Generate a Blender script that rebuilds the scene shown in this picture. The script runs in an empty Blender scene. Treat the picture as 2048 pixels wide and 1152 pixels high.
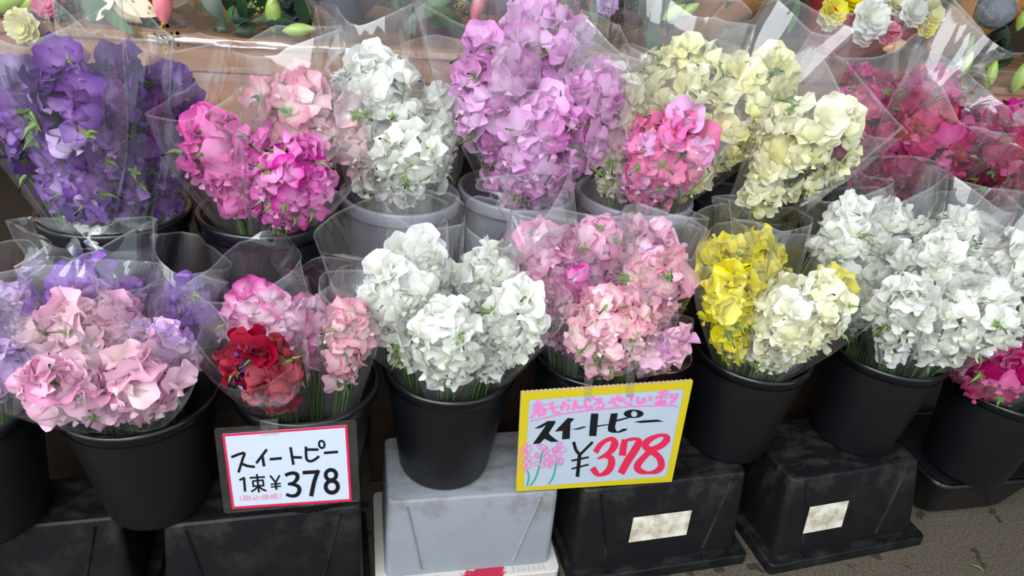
import bpy, bmesh, math, random
from mathutils import Vector, Matrix, noise
from mathutils.geometry import tessellate_polygon

S = bpy.context.scene
C = S.collection
R_ = random.Random(7)

# ------------------------------------------------------------------ camera
F_PX, CX, CY, CAM_H = 1400.0, 1024.0, 576.0, 1.345
_dn = Vector((730 - CX, 3085 - CY, F_PX)).normalized()          # nadir in camera axes (x right, y down, z forward)
_xx = Vector((7076 - CX, 503 - CY, F_PX))
_xx = (_xx - _dn * _xx.dot(_dn)).normalized()                   # the row direction
_yy = (-_dn).cross(_xx)
RW = Matrix((_xx, _yy, -_dn))                                   # camera axes -> world
CAM = Vector((0, 0, CAM_H))
cam = bpy.data.cameras.new('camera')
cam.sensor_width = 36.0
cam.lens = F_PX / 2048 * 36.0
cam.clip_start = 0.02
camo = bpy.data.objects.new('camera', cam)
C.objects.link(camo)
_m = RW @ Matrix(((1, 0, 0), (0, -1, 0), (0, 0, -1)))
camo.matrix_world = Matrix.Translation(CAM) @ _m.to_4x4()
S.camera = camo

# ------------------------------------------------------------------ world, light, exposure
w = bpy.data.worlds.new('world')
S.world = w
w.use_nodes = True
w.node_tree.nodes['Background'].inputs[0].default_value = (0.80, 0.90, 1.0, 1)
w.node_tree.nodes['Background'].inputs[1].default_value = 1.25


def area(name, loc, target, sx, sy, power, col):
    l = bpy.data.lights.new(name, 'AREA')
    l.shape = 'RECTANGLE'
    l.size, l.size_y, l.energy, l.color = sx, sy, power, col
    o = bpy.data.objects.new(name, l)
    o.location = loc
    o.rotation_euler = (Vector(target) - Vector(loc)).to_track_quat('-Z', 'Y').to_euler()
    C.objects.link(o)


# the stall stands at an open shop front: soft daylight from the sky behind and to the left of the camera
area('open_sky_front_left_offscreen', (-2.5, -2.0, 4.75), (0.2, 1.4, 0.6), 6.6, 4.0, 472, (0.96, 0.985, 1.0))
S.view_settings.view_transform = 'Standard'
S.view_settings.look = 'None'
S.view_settings.gamma = 1.0
S.view_settings.use_curve_mapping = False
S.view_settings.exposure = 0.35
S.cycles.transparent_max_bounces = 28
S.cycles.max_bounces = 5
S.cycles.diffuse_bounces = 2
S.cycles.glossy_bounces = 2
S.cycles.transmission_bounces = 3
S.cycles.adaptive_threshold = 0.07
S.cycles.adaptive_min_samples = 12
S.cycles.use_denoising = True


# ------------------------------------------------------------------ helpers
def ray(px, py):
    return RW @ Vector(((px - CX) / F_PX, (py - CY) / F_PX, 1.0))


def atY(px, py, Y):
    r = ray(px, py)
    return CAM + r * (Y / r.y)


def atZ(px, py, Z):
    r = ray(px, py)
    return CAM + r * ((Z - CAM_H) / r.z)


def depth(p):
    return (RW.transposed() @ (p - CAM)).z


CAM_RIGHT = RW @ Vector((1, 0, 0))


def lin(c):
    return tuple(((x / 12.92) if x <= 0.04045 else ((x + 0.055) / 1.055) ** 2.4) for x in c) + (1,)


def thing(name, label, cat, loc=(0, 0, 0), group=None):
    o = bpy.data.objects.new(name, None)
    o.empty_display_size = 0.02
    C.objects.link(o)
    o.location = loc
    o['label'], o['category'] = label, cat
    if group:
        o['group'] = group
    return o


def tag(o, label, cat, group=None):
    o['label'], o['category'] = label, cat
    if group:
        o['group'] = group
    return o


def mesh(name, verts, faces, mat, smooth=True, uvs=None):
    me = bpy.data.meshes.new(name)
    me.from_pydata([tuple(v) for v in verts], [], faces)
    if mat:
        me.materials.append(mat)
    if smooth:
        me.polygons.foreach_set('use_smooth', [True] * len(me.polygons))
    if uvs:
        ul = me.uv_layers.new(name='UVMap')
        li = [0] * len(me.loops)
        me.loops.foreach_get('vertex_index', li)
        flat = []
        for i in li:
            flat += uvs[i]
        ul.data.foreach_set('uv', flat)
    me.update()
    return me


def obj(name, me, parent=None, loc=None):
    o = bpy.data.objects.new(name, me)
    C.objects.link(o)
    if parent:
        o.parent = parent
    if loc is not None:
        o.location = loc
    return o


def part(name, verts, faces, mat, parent=None, smooth=True, uvs=None, world=True):
    off = parent_origin(parent) if (parent and world) else Vector()
    return obj(name, mesh(name, [Vector(v) - off for v in verts], faces, mat, smooth, uvs), parent)


def parent_origin(p):
    v = Vector()
    while p:
        v = v + p.location
        p = p.parent
    return v


def structure(o):
    o['kind'] = 'structure'
    return o


def box_vf(x0, x1, y0, y1, z0, z1):
    v = [(x, y, z) for z in (z0, z1) for y in (y0, y1) for x in (x0, x1)]
    f = [(0, 2, 3, 1), (4, 5, 7, 6), (0, 1, 5, 4), (2, 6, 7, 3), (0, 4, 6, 2), (1, 3, 7, 5)]
    return v, f


def bevel_box(name, b, mat, parent=None, bev=0.004):
    v, f = box_vf(*b)
    off = parent_origin(parent)
    bm = bmesh.new()
    vs = [bm.verts.new(Vector(q) - off) for q in v]
    for q in f:
        bm.faces.new([vs[i] for i in q])
    bmesh.ops.bevel(bm, geom=bm.edges[:], offset=bev, segments=2, affect='EDGES', profile=0.6)
    me = bpy.data.meshes.new(name)
    bm.to_mesh(me)
    bm.free()
    me.materials.append(mat)
    return obj(name, me, parent)


def lathe_vf(profile, n=40, c=(0, 0, 0), close=False):
    v, f = [], []
    for r, z in profile:
        for i in range(n):
            a = 2 * math.pi * i / n
            v.append((c[0] + r * math.cos(a), c[1] + r * math.sin(a), c[2] + z))
    m = len(profile)
    for j in range(m - 1 + (1 if close else 0)):
        k = (j + 1) % m
        for i in range(n):
            i2 = (i + 1) % n
            f.append((j * n + i, j * n + i2, k * n + i2, k * n + i))
    return v, f


def tube_vf(pts, rads, n=5):
    v, f = [], []
    for k, p in enumerate(pts):
        d = (pts[min(k + 1, len(pts) - 1)] - pts[max(k - 1, 0)]).normalized()
        a = d.orthogonal().normalized()
        b = d.cross(a)
        r = rads[k] if isinstance(rads, (list, tuple)) else rads
        for i in range(n):
            t = 2 * math.pi * i / n
            v.append(p + a * (r * math.cos(t)) + b * (r * math.sin(t)))
    for k in range(len(pts) - 1):
        for i in range(n):
            j = (i + 1) % n
            f.append((k * n + i, k * n + j, (k + 1) * n + j, (k + 1) * n + i))
    return v, f


def smooth01(x):
    x = max(0.0, min(1.0, x))
    return x * x * (3 - 2 * x)


# ------------------------------------------------------------------ materials
def new_mat(name):
    m = bpy.data.materials.new(name)
    m.use_nodes = True
    nt = m.node_tree
    return m, nt, nt.nodes['Principled BSDF'], nt.nodes['Material Output']


def plain(name, col, rough=0.5, spec=0.5, noise_amt=0.0, scale=20, col2=None, bump=0.0, detail=5, stretch=None):
    m, nt, b, out = new_mat(name)
    b.inputs['Base Color'].default_value = lin(col)
    b.inputs['Roughness'].default_value = rough
    b.inputs['Specular IOR Level'].default_value = spec
    if col2 or bump:
        tc = nt.nodes.new('ShaderNodeTexCoord')
        src = tc.outputs['Object']
        if stretch:
            mp = nt.nodes.new('ShaderNodeMapping')
            mp.inputs['Scale'].default_value = stretch
            nt.links.new(src, mp.inputs['Vector'])
            src = mp.outputs['Vector']
        n = nt.nodes.new('ShaderNodeTexNoise')
        n.inputs['Scale'].default_value = scale
        n.inputs['Detail'].default_value = detail
        n.inputs['Roughness'].default_value = 0.65
        nt.links.new(src, n.inputs['Vector'])
        if col2:
            r = nt.nodes.new('ShaderNodeValToRGB')
            r.color_ramp.elements[0].position = 0.5 - noise_amt
            r.color_ramp.elements[1].position = 0.5 + noise_amt
            r.color_ramp.elements[0].color = lin(col)
            r.color_ramp.elements[1].color = lin(col2)
            nt.links.new(n.outputs['Fac'], r.inputs['Fac'])
            nt.links.new(r.outputs['Color'], b.inputs['Base Color'])
        if bump:
            bp = nt.nodes.new('ShaderNodeBump')
            bp.inputs['Strength'].default_value = bump
            bp.inputs['Distance'].default_value = 0.004
            nt.links.new(n.outputs['Fac'], bp.inputs['Height'])
            nt.links.new(bp.outputs['Normal'], b.inputs['Normal'])
    return m


def petal_mat(name, centre, edge, mid=None, var=0.16, power=1.3, trans=0.38):
    m, nt, b, out = new_mat(name)
    N, L = nt.nodes.new, nt.links.new
    at = N('ShaderNodeAttribute')
    at.attribute_name = 'rad'
    ramp = N('ShaderNodeValToRGB')
    e = ramp.color_ramp.elements
    e[0].position, e[0].color = 0.08, lin(centre)
    e[1].position, e[1].color = 0.95, lin(edge)
    if mid:
        x = e.new(0.55)
        x.color = lin(mid)
    L(at.outputs['Fac'], ramp.inputs['Fac'])
    oi = N('ShaderNodeObjectInfo')
    hs = N('ShaderNodeHueSaturation')
    mr = N('ShaderNodeMapRange')
    mr.inputs['To Min'].default_value = 1 - var
    mr.inputs['To Max'].default_value = 1 + var * 0.8
    L(oi.outputs['Random'], mr.inputs['Value'])
    L(mr.outputs['Result'], hs.inputs['Value'])
    mr2 = N('ShaderNodeMapRange')
    mr2.inputs['To Min'].default_value = 1.15
    mr2.inputs['To Max'].default_value = 0.8
    L(oi.outputs['Random'], mr2.inputs['Value'])
    L(mr2.outputs['Result'], hs.inputs['Saturation'])
    L(ramp.outputs['Color'], hs.inputs['Color'])
    L(hs.outputs['Color'], b.inputs['Base Color'])
    b.inputs['Roughness'].default_value = 0.55
    b.inputs['Specular IOR Level'].default_value = 0.25
    tr = N('ShaderNodeBsdfTranslucent')
    L(hs.outputs['Color'], tr.inputs['Color'])
    mx = N('ShaderNodeMixShader')
    mx.inputs[0].default_value = trans
    L(b.outputs[0], mx.inputs[1])
    L(tr.outputs[0], mx.inputs[2])
    L(mx.outputs[0], out.inputs['Surface'])
    return m


def film_mat(name, haze=0.04, gloss=0.7, rough=0.06):
    """thin clear wrapping film: see-through, mirror-like at glancing angles, faintly milky; cut edges and seams painted milkier for the light they catch"""
    m, nt, b, out = new_mat(name)
    N, L = nt.nodes.new, nt.links.new
    nt.nodes.remove(b)
    uv = N('ShaderNodeUVMap')
    mp2 = N('ShaderNodeMapping')
    mp2.inputs['Scale'].default_value = (7, 0.8, 1)
    L(uv.outputs[0], mp2.inputs['Vector'])
    n2 = N('ShaderNodeTexNoise')
    n2.noise_dimensions = '2D'
    n2.inputs['Detail'].default_value = 2
    n2.inputs['Scale'].default_value = 1.0
    L(mp2.outputs[0], n2.inputs['Vector'])
    mr = N('ShaderNodeMapRange')
    mr.inputs['From Min'].default_value = 0.35
    mr.inputs['From Max'].default_value = 0.72
    mr.inputs['To Min'].default_value = haze * 0.3
    mr.inputs['To Max'].default_value = haze * 2.6
    L(n2.outputs['Fac'], mr.inputs['Value'])
    at = N('ShaderNodeAttribute')
    at.attribute_name = 'edge'
    ad = N('ShaderNodeMath')
    ad.operation = 'MULTIPLY_ADD'
    ad.inputs[1].default_value = 0.20  # extra white painted in where edges and seams catch light
    ad.use_clamp = True
    L(at.outputs['Fac'], ad.inputs[0])
    L(mr.outputs[0], ad.inputs[2])
    tp = N('ShaderNodeBsdfTransparent')
    tl = N('ShaderNodeBsdfTranslucent')
    tl.inputs['Color'].default_value = (0.88, 0.9, 0.92, 1)
    df = N('ShaderNodeBsdfDiffuse')
    df.inputs['Color'].default_value = (0.88, 0.9, 0.92, 1)
    hz = N('ShaderNodeMixShader')
    hz.inputs[0].default_value = 0.5
    L(df.outputs[0], hz.inputs[1])
    L(tl.outputs[0], hz.inputs[2])
    m1 = N('ShaderNodeMixShader')
    L(ad.outputs[0], m1.inputs[0])
    L(tp.outputs[0], m1.inputs[1])
    L(hz.outputs[0], m1.inputs[2])
    lw = N('ShaderNodeLayerWeight')                         # Schlick reflectance of a thin film, alike from both sides
    lw.inputs['Blend'].default_value = 0.5
    pw = N('ShaderNodeMath')
    pw.operation = 'POWER'
    pw.inputs[1].default_value = 5.0
    L(lw.outputs['Facing'], pw.inputs[0])
    fm = N('ShaderNodeMath')
    fm.operation = 'MULTIPLY_ADD'
    fm.use_clamp = True
    fm.inputs[1].default_value = 0.9 * min(1.0, gloss)
    fm.inputs[2].default_value = 0.08 * gloss
    L(pw.outputs[0], fm.inputs[0])
    gl = N('ShaderNodeBsdfGlossy')
    gl.inputs['Roughness'].default_value = rough
    bp = N('ShaderNodeBump')
    bp.inputs['Strength'].default_value = 0.5
    bp.inputs['Distance'].default_value = 0.009
    mp = N('ShaderNodeMapping')
    mp.inputs['Scale'].default_value = (20, 1.2, 1)
    L(uv.outputs[0], mp.inputs['Vector'])
    n1 = N('ShaderNodeTexNoise')
    n1.noise_dimensions = '2D'
    n1.inputs['Detail'].default_value = 1
    n1.inputs['Scale'].default_value = 1.0
    L(mp.outputs[0], n1.inputs['Vector'])
    L(n1.outputs['Fac'], bp.inputs['Height'])
    L(bp.outputs[0], gl.inputs['Normal'])
    gl.inputs['Color'].default_value = (1, 1, 1, 1)
    m2 = N('ShaderNodeMixShader')
    L(fm.outputs[0], m2.inputs[0])
    L(m1.outputs[0], m2.inputs[1])
    L(gl.outputs[0], m2.inputs[2])
    L(m2.outputs[0], out.inputs['Surface'])
    return m


PAL = {
    'white':    petal_mat('petal_white', (0.93, 0.94, 0.84), (0.97, 0.97, 0.95), var=0.05),
    'cream':    petal_mat('petal_cream', (0.94, 0.93, 0.72), (0.97, 0.96, 0.86), var=0.06),
    'butter':   petal_mat('petal_butter', (0.93, 0.91, 0.62), (0.96, 0.94, 0.74), var=0.06),
    'yellow':   petal_mat('petal_yellow', (0.93, 0.87, 0.16), (0.97, 0.93, 0.28), var=0.06),
    'lilac':    petal_mat('petal_lilac', (0.96, 0.84, 0.94), (0.92, 0.66, 0.88), var=0.06),
    'lilacdk':  petal_mat('petal_lilac_deep', (0.92, 0.66, 0.86), (0.90, 0.56, 0.83), var=0.07),
    'hotpink':  petal_mat('petal_hot_pink', (0.96, 0.66, 0.86), (0.94, 0.47, 0.76), var=0.07),
    'fuchsia':  petal_mat('petal_fuchsia', (0.94, 0.68, 0.86), (0.84, 0.25, 0.67), var=0.16),
    'salmon':   petal_mat('petal_salmon', (0.97, 0.92, 0.84), (0.96, 0.66, 0.75), mid=(0.97, 0.82, 0.83), var=0.10),
    'blush':    petal_mat('petal_blush', (0.97, 0.94, 0.88), (0.97, 0.78, 0.84), var=0.08),
    'pink':     petal_mat('petal_pink', (0.97, 0.87, 0.90), (0.96, 0.74, 0.84), var=0.06),
    'picotee':  petal_mat('petal_picotee', (0.97, 0.92, 0.94), (0.90, 0.42, 0.72), mid=(0.96, 0.80, 0.89), var=0.12),
    'rose':     petal_mat('petal_rose', (0.96, 0.80, 0.87), (0.93, 0.62, 0.78), var=0.07),
    'coral':    petal_mat('petal_coral', (0.97, 0.70, 0.80), (0.95, 0.45, 0.68), var=0.12),
    'violet':   petal_mat('petal_violet', (0.74, 0.56, 0.82), (0.46, 0.26, 0.62), var=0.25),
    'violetdk': petal_mat('petal_violet_dark', (0.42, 0.25, 0.52), (0.29, 0.15, 0.43), var=0.25),
    'purple':   petal_mat('petal_purple', (0.70, 0.48, 0.82), (0.52, 0.27, 0.71), var=0.2),
    'lavender': petal_mat('petal_lavender', (0.93, 0.87, 0.94), (0.80, 0.67, 0.88), var=0.1),
    'red':      petal_mat('petal_red', (0.55, 0.02, 0.15), (0.66, 0.03, 0.19), var=0.2),
    'magenta':  petal_mat('petal_magenta', (0.80, 0.20, 0.48), (0.68, 0.06, 0.36), var=0.2),
    'cerise':   petal_mat('petal_cerise', (0.86, 0.36, 0.62), (0.76, 0.14, 0.50), var=0.2),
}
M_STEM = plain('stem_green', (0.22, 0.34, 0.16), 0.5, col2=(0.34, 0.46, 0.24), noise_amt=0.2, scale=40)
M_STEMDK = plain('stem_dark_green', (0.10, 0.20, 0.12), 0.45, col2=(0.16, 0.28, 0.15), noise_amt=0.2, scale=40)
M_CALYX = plain('calyx_green', (0.36, 0.47, 0.20), 0.5, col2=(0.47, 0.58, 0.28), noise_amt=0.2, scale=60)
M_FILM = film_mat('clear_film', haze=0.040)
M_FILMS = film_mat('clear_film_soft', haze=0.075)
M_FILMC = film_mat('clear_film_crisp', haze=0.025, gloss=1.2)
M_BLACK = plain('black_plastic', (0.034, 0.040, 0.054), 0.42, 0.45, col2=(0.042, 0.047, 0.060), noise_amt=0.2, scale=14, bump=0.03)
M_SILVERR = plain('silver_rim', (0.50, 0.50, 0.54), 0.3, 0.5)
M_BLACKR = plain('black_rim', (0.035, 0.040, 0.052), 0.24, 0.5)
M_SILVER = plain('silver_plastic', (0.38, 0.38, 0.41), 0.36, 0.5, col2=(0.43, 0.43, 0.46), noise_amt=0.2, scale=9)


# ------------------------------------------------------------------ blossom meshes
def fan(R, th0, th1, nt, nr, shape, seed, ruffle, freq, cup, axis_tilt=0.0, mirror=1):
    """one petal as a polar fan from the claw at the origin; local: x wide, z up, -y to the viewer"""
    rr = random.Random(seed)
    p1, p2 = rr.uniform(0, 6.28), rr.uniform(0, 6.28)
    v, f, rad = [], [], []
    for j in range(nr + 1):
        s = j / nr
        for i in range(nt + 1):
            u = i / nt
            th = th0 + (th1 - th0) * u
            r = R * shape(u) * (0.08 + 0.92 * s)
            r *= 1 + 0.05 * s * math.sin(freq * 1.7 * th + p2)
            wv = ruffle * s * s * (math.sin(freq * th + p1) + 0.6 * math.sin(freq * 1.9 * th + p2))
            x = r * math.sin(th)
            z = r * math.cos(th)
            y = cup * (s * s) * R + wv * R
            v.append(Vector((mirror * x, y, z)))
            rad.append(s)
    for j in range(nr):
        for i in range(nt):
            a = j * (nt + 1) + i
            q = (a, a + 1, a + nt + 2, a + nt + 1)
            f.append(q if mirror > 0 else q[::-1])
    return v, f, rad


def blossom_mesh(seed):
    rr = random.Random(seed * 13 + 1)
    V, Fc, RD = [], [], []

    def add(v, f, r, mtx=None, dr=0.0):
        o = len(V)
        V.extend([mtx @ q for q in v] if mtx else v)
        Fc.extend([tuple(i + o for i in q) for q in f])
        RD.extend([max(0, min(1, x + dr)) for x in r])
    # standard (banner)
    w = rr.uniform(0.95, 1.15)
    sh = lambda u: (0.86 + 0.20 * math.sin(math.pi * u) - 0.12 * math.exp(-((u - 0.5) / 0.06) ** 2)) * w * max(0.02, math.sin(math.pi * u)) ** 0.35
    lim = rr.uniform(1.9, 2.3)
    add(*fan(0.0285, -lim, lim, 28, 6, sh, seed * 3, rr.uniform(0.11, 0.19), rr.uniform(3.6, 6.4), rr.uniform(-0.25, 0.35)))
    # wings
    op = rr.uniform(0.35, 1.0)
    for s in (-1, 1):
        shw = lambda u: 1.08 * max(0.02, math.sin(math.pi * u)) ** 0.42
        v, f, r = fan(0.018, -0.95, 1.25, 10, 3, shw, seed * 5 + s, 0.13, 4.5, 0.25)
        if s < 0:
            v = [Vector((-q.x, q.y, q.z)) for q in v]
            f = [q[::-1] for q in f]
        mt = Matrix.Translation((s * 0.001, -0.003, -0.003)) @ Matrix.Rotation(s * op * 0.9, 4, 'Z') @ Matrix.Rotation(rr.uniform(0.7, 1.25), 4, 'X')
        add(v, f, r, mt, -0.15)
    # keel
    k = fan(0.0065, -0.9, 0.9, 4, 2, lambda u: 1.0, seed * 7, 0.05, 3, -0.8)
    add(k[0], k[1], [0.45 for _ in k[2]], Matrix.Translation((0, -0.004, -0.002)) @ Matrix.Rotation(1.5, 4, 'X'))
    return V, Fc, RD


N_VAR = 7
_bl = [blossom_mesh(s) for s in range(N_VAR)]
BLOSSOM = {}


def blossom_data(pal, k):
    if (pal, k) not in BLOSSOM:
        v, f, rd = _bl[k]
        me = mesh('blossom', v, f, PAL[pal])
        a = me.attributes.new('rad', 'FLOAT', 'POINT')
        a.data.foreach_set('value', rd)
        BLOSSOM[(pal, k)] = me
    return BLOSSOM[(pal, k)]


def calyx_mesh():
    v, f = [], []
    n = 5
    for i in range(n):                                    # five pointed sepals
        a = 2 * math.pi * i / n
        d = Vector((math.cos(a), 0, math.sin(a)))
        t = Vector((-math.sin(a), 0, math.cos(a)))
        b = len(v)
        v += [Vector((0, 0.004, 0)), d * 0.004 + t * 0.0028 + Vector((0, 0.004, 0)), d * 0.0105 + Vector((0, 0.0055, 0)),
              d * 0.004 - t * 0.0028 + Vector((0, 0.004, 0))]
        f += [(b, b + 1, b + 2, b + 3)]
    tv, tf = tube_vf([Vector((0, 0.003, 0)), Vector((0, 0.012, -0.002)), Vector((0, 0.022, -0.012))], [0.0030, 0.0022, 0.0012], 5)
    o = len(v)
    v += tv
    f += [tuple(i + o for i in q) for q in tf]
    return mesh('calyx', v, f, M_CALYX)


CALYX = calyx_mesh()

# ------------------------------------------------------------------ the setting
M_FLOOR, nt, b, out = new_mat('concrete_floor')
tc = nt.nodes.new('ShaderNodeTexCoord')
n1 = nt.nodes.new('ShaderNodeTexNoise')
n1.inputs['Scale'].default_value = 160
n1.inputs['Detail'].default_value = 6
n2 = nt.nodes.new('ShaderNodeTexNoise')
n2.inputs['Scale'].default_value = 17
n2.inputs['Detail'].default_value = 2
for n in (n1, n2):
    nt.links.new(tc.outputs['Object'], n.inputs['Vector'])
r1 = nt.nodes.new('ShaderNodeValToRGB')
r1.color_ramp.elements[0].position, r1.color_ramp.elements[0].color = 0.35, lin((0.22, 0.19, 0.15))
r1.color_ramp.elements[1].position, r1.color_ramp.elements[1].color = 0.7, lin((0.36, 0.32, 0.26))
nt.links.new(n1.outputs['Fac'], r1.inputs['Fac'])
r2 = nt.nodes.new('ShaderNodeValToRGB')                    # dark dried drips
r2.color_ramp.elements[0].position, r2.color_ramp.elements[0].color = 0.62, (1, 1, 1, 1)
r2.color_ramp.elements[1].position, r2.color_ramp.elements[1].color = 0.65, (0.30, 0.26, 0.25, 1)
nt.links.new(n2.outputs['Fac'], r2.inputs['Fac'])
mx = nt.nodes.new('ShaderNodeMix')
mx.data_type = 'RGBA'
mx.blend_type = 'MULTIPLY'
mx.inputs[0].default_value = 1
nt.links.new(r1.outputs['Color'], mx.inputs[6])
nt.links.new(r2.outputs['Color'], mx.inputs[7])
nt.links.new(mx.outputs[2], b.inputs['Base Color'])
b.inputs['Roughness'].default_value = 0.85
bp = nt.nodes.new('ShaderNodeBump')
bp.inputs['Strength'].default_value = 0.4
bp.inputs['Distance'].default_value = 0.003
nt.links.new(n1.outputs['Fac'], bp.inputs['Height'])
nt.links.new(bp.outputs[0], b.inputs['Normal'])

M_WALL = plain('dark_wall', (0.24, 0.19, 0.15), 0.8, 0.3, col2=(0.30, 0.25, 0.20), noise_amt=0.2, scale=3)
M_CEIL = plain('ceiling_paint', (0.55, 0.55, 0.54), 0.8, 0.3)


def wood_mat(name, a, c):
    m, nt, b, out = new_mat(name)
    tc = nt.nodes.new('ShaderNodeTexCoord')
    oi = nt.nodes.new('ShaderNodeObjectInfo')
    mp = nt.nodes.new('ShaderNodeMapping')
    mp.inputs['Scale'].default_value = (1.2, 12, 16)
    ad = nt.nodes.new('ShaderNodeVectorMath')
    nt.links.new(tc.outputs['Object'], ad.inputs[0])
    nt.links.new(oi.outputs['Random'], ad.inputs[1])
    nt.links.new(ad.outputs[0], mp.inputs['Vector'])
    n = nt.nodes.new('ShaderNodeTexNoise')
    n.inputs['Scale'].default_value = 1.4
    n.inputs['Detail'].default_value = 6
    n.inputs['Distortion'].default_value = 0.6
    nt.links.new(mp.outputs[0], n.inputs['Vector'])
    r = nt.nodes.new('ShaderNodeValToRGB')
    r.color_ramp.elements[0].position, r.color_ramp.elements[0].color = 0.3, lin(a)
    r.color_ramp.elements[1].position, r.color_ramp.elements[1].color = 0.72, lin(c)
    nt.links.new(n.outputs['Fac'], r.inputs['Fac'])
    nt.links.new(r.outputs['Color'], b.inputs['Base Color'])
    b.inputs['Roughness'].default_value = 0.6
    return m


M_WOOD = wood_mat('shelf_wood', (0.56, 0.40, 0.27), (0.68, 0.51, 0.36))
M_WOODDK = wood_mat('step_wood', (0.14, 0.09, 0.06), (0.24, 0.16, 0.11))

v, f = box_vf(-3.2, 3.4, -2.2, 2.75, -0.06, 0.0)
structure(part('floor', v, f, M_FLOOR, smooth=False))
v, f = box_vf(-3.2, 3.4, 2.70, 2.80, 0.0, 2.75)
structure(part('wall_back', v, f, M_WALL, smooth=False))
v, f = box_vf(3.3, 3.4, -0.6, 2.70, 0.0, 2.75)
structure(part('unseen_wall_right', v, f, M_WALL, smooth=False))  # out of view, added to keep the right side darker
v, f = box_vf(-3.2, 3.4, 0.55, 2.80, 2.75, 2.85)
structure(part('unseen_ceiling', v, f, M_CEIL, smooth=False))  # out of view, added so sky light enters only from front and left

# wooden flower bench behind the upper tier
t = thing('display_bench', 'wooden plank display bench with wrapped mixed bouquets along its top', 'bench', (0, 1.78, 0))
for k, (z0, z1) in enumerate(((0.775, 0.914), (0.918, 0.98))):
    bevel_box('plank', (-1.7, 2.9, 1.78, 1.80, z0, z1), M_WOOD, t, 0.002)
for k in range(4):
    bevel_box('plank', (-1.7, 2.9, 1.77 + k * 0.165, 1.93 + k * 0.165, 0.98, 1.0), M_WOOD, t, 0.002)
for x in (-1.68, 0.5, 2.8):
    bevel_box('post', (x, x + 0.07, 1.81, 1.88, 0, 0.98), M_WOOD, t, 0.003)
    bevel_box('post', (x, x + 0.07, 2.34, 2.41, 0, 0.98), M_WOOD, t, 0.003)

# low dark steps that carry the upper tier
for x0, x1, y0, lab in ((-1.30, 0.020, 1.268, 'dark wooden step carrying the black buckets of purple and pink sweet peas'),
                        (0.045, 2.30, 1.335, 'dark wooden step carrying the silver buckets and the magenta sweet peas')):
    t = thing('display_step', lab, 'step', (x0, y0, 0), 'low steps under the upper tier')
    bevel_box('front_board', (x0, x1, y0 + 0.015, y0 + 0.035, 0, 0.463), M_WOODDK, t, 0.002)
    for k in range(3):
        d = (1.74 - y0) / 3
        bevel_box('plank', (x0, x1, y0 + k * d, y0 + (k + 1) * d - 0.004, 0.463, 0.485), M_WOODDK, t, 0.002)
    for x in (x0 + 0.02, x1 - 0.06):
        bevel_box('post', (x, x + 0.04, 1.66, 1.70, 0, 0.463), M_WOODDK, t, 0.002)


# ------------------------------------------------------------------ crates turned upside down
def dusty(name, base, dust, amount):
    """plastic with pale dust that lies on faces and rubs along edges"""
    m, nt, b, out = new_mat(name)
    N, L = nt.nodes.new, nt.links.new
    tc = N('ShaderNodeTexCoord')
    n = N('ShaderNodeTexNoise')
    n.inputs['Scale'].default_value = 26
    n.inputs['Detail'].default_value = 8
    n.inputs['Roughness'].default_value = 0.7
    L(tc.outputs['Object'], n.inputs['Vector'])
    mp = N('ShaderNodeMapping')
    mp.inputs['Scale'].default_value = (8, 26, 8)
    mp.inputs['Rotation'].default_value = (0.2, 0.3, 0.7)
    L(tc.outputs['Object'], mp.inputs['Vector'])
    n2 = N('ShaderNodeTexNoise')
    n2.inputs['Scale'].default_value = 1.5
    n2.inputs['Detail'].default_value = 6
    L(mp.outputs[0], n2.inputs['Vector'])
    ml = N('ShaderNodeMath')
    ml.operation = 'MULTIPLY'
    L(n.outputs['Fac'], ml.inputs[0])
    L(n2.outputs['Fac'], ml.inputs[1])
    mr = N('ShaderNodeMapRange')
    mr.inputs['From Min'].default_value = 0.22
    mr.inputs['From Max'].default_value = 0.40
    mr.inputs['To Max'].default_value = amount
    L(ml.outputs[0], mr.inputs['Value'])
    at = N('ShaderNodeAttribute')
    at.attribute_name = 'dust'
    mu = N('ShaderNodeMath')
    mu.operation = 'MULTIPLY'
    mu.use_clamp = True
    L(mr.outputs[0], mu.inputs[0])
    L(at.outputs['Fac'], mu.inputs[1])
    mix = N('ShaderNodeMix')
    mix.data_type = 'RGBA'
    mix.inputs[6].default_value = lin(base)
    mix.inputs[7].default_value = lin(dust)
    L(mu.outputs[0], mix.inputs[0])
    L(mix.outputs[2], b.inputs['Base Color'])
    b.inputs['Roughness'].default_value = 0.5
    b.inputs['Specular IOR Level'].default_value = 0.22
    return m


M_CRATE = dusty('black_crate_plastic', (0.048, 0.053, 0.061), (0.33, 0.32, 0.29), 0.28)
M_CRATEG = dusty('grey_crate_plastic', (0.51, 0.525, 0.55), (0.38, 0.33, 0.27), 0.7)
M_LABEL = plain('old_paper_label', (0.80, 0.78, 0.72), 0.8, 0.2, col2=(0.62, 0.58, 0.50), noise_amt=0.12, scale=30)
M_RED = plain('red_plastic_tape', (0.75, 0.14, 0.28), 0.4)


def rrect(x0, x1, y0, y1, r, n=5):
    pts = []
    for cx, cy, a0 in ((x1 - r, y1 - r, 0), (x0 + r, y1 - r, 90), (x0 + r, y0 + r, 180), (x1 - r, y0 + r, 270)):
        for i in range(n + 1):
            a = math.radians(a0 + 90 * i / n)
            pts.append((cx + r * math.cos(a), cy + r * math.sin(a)))
    return pts


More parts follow.
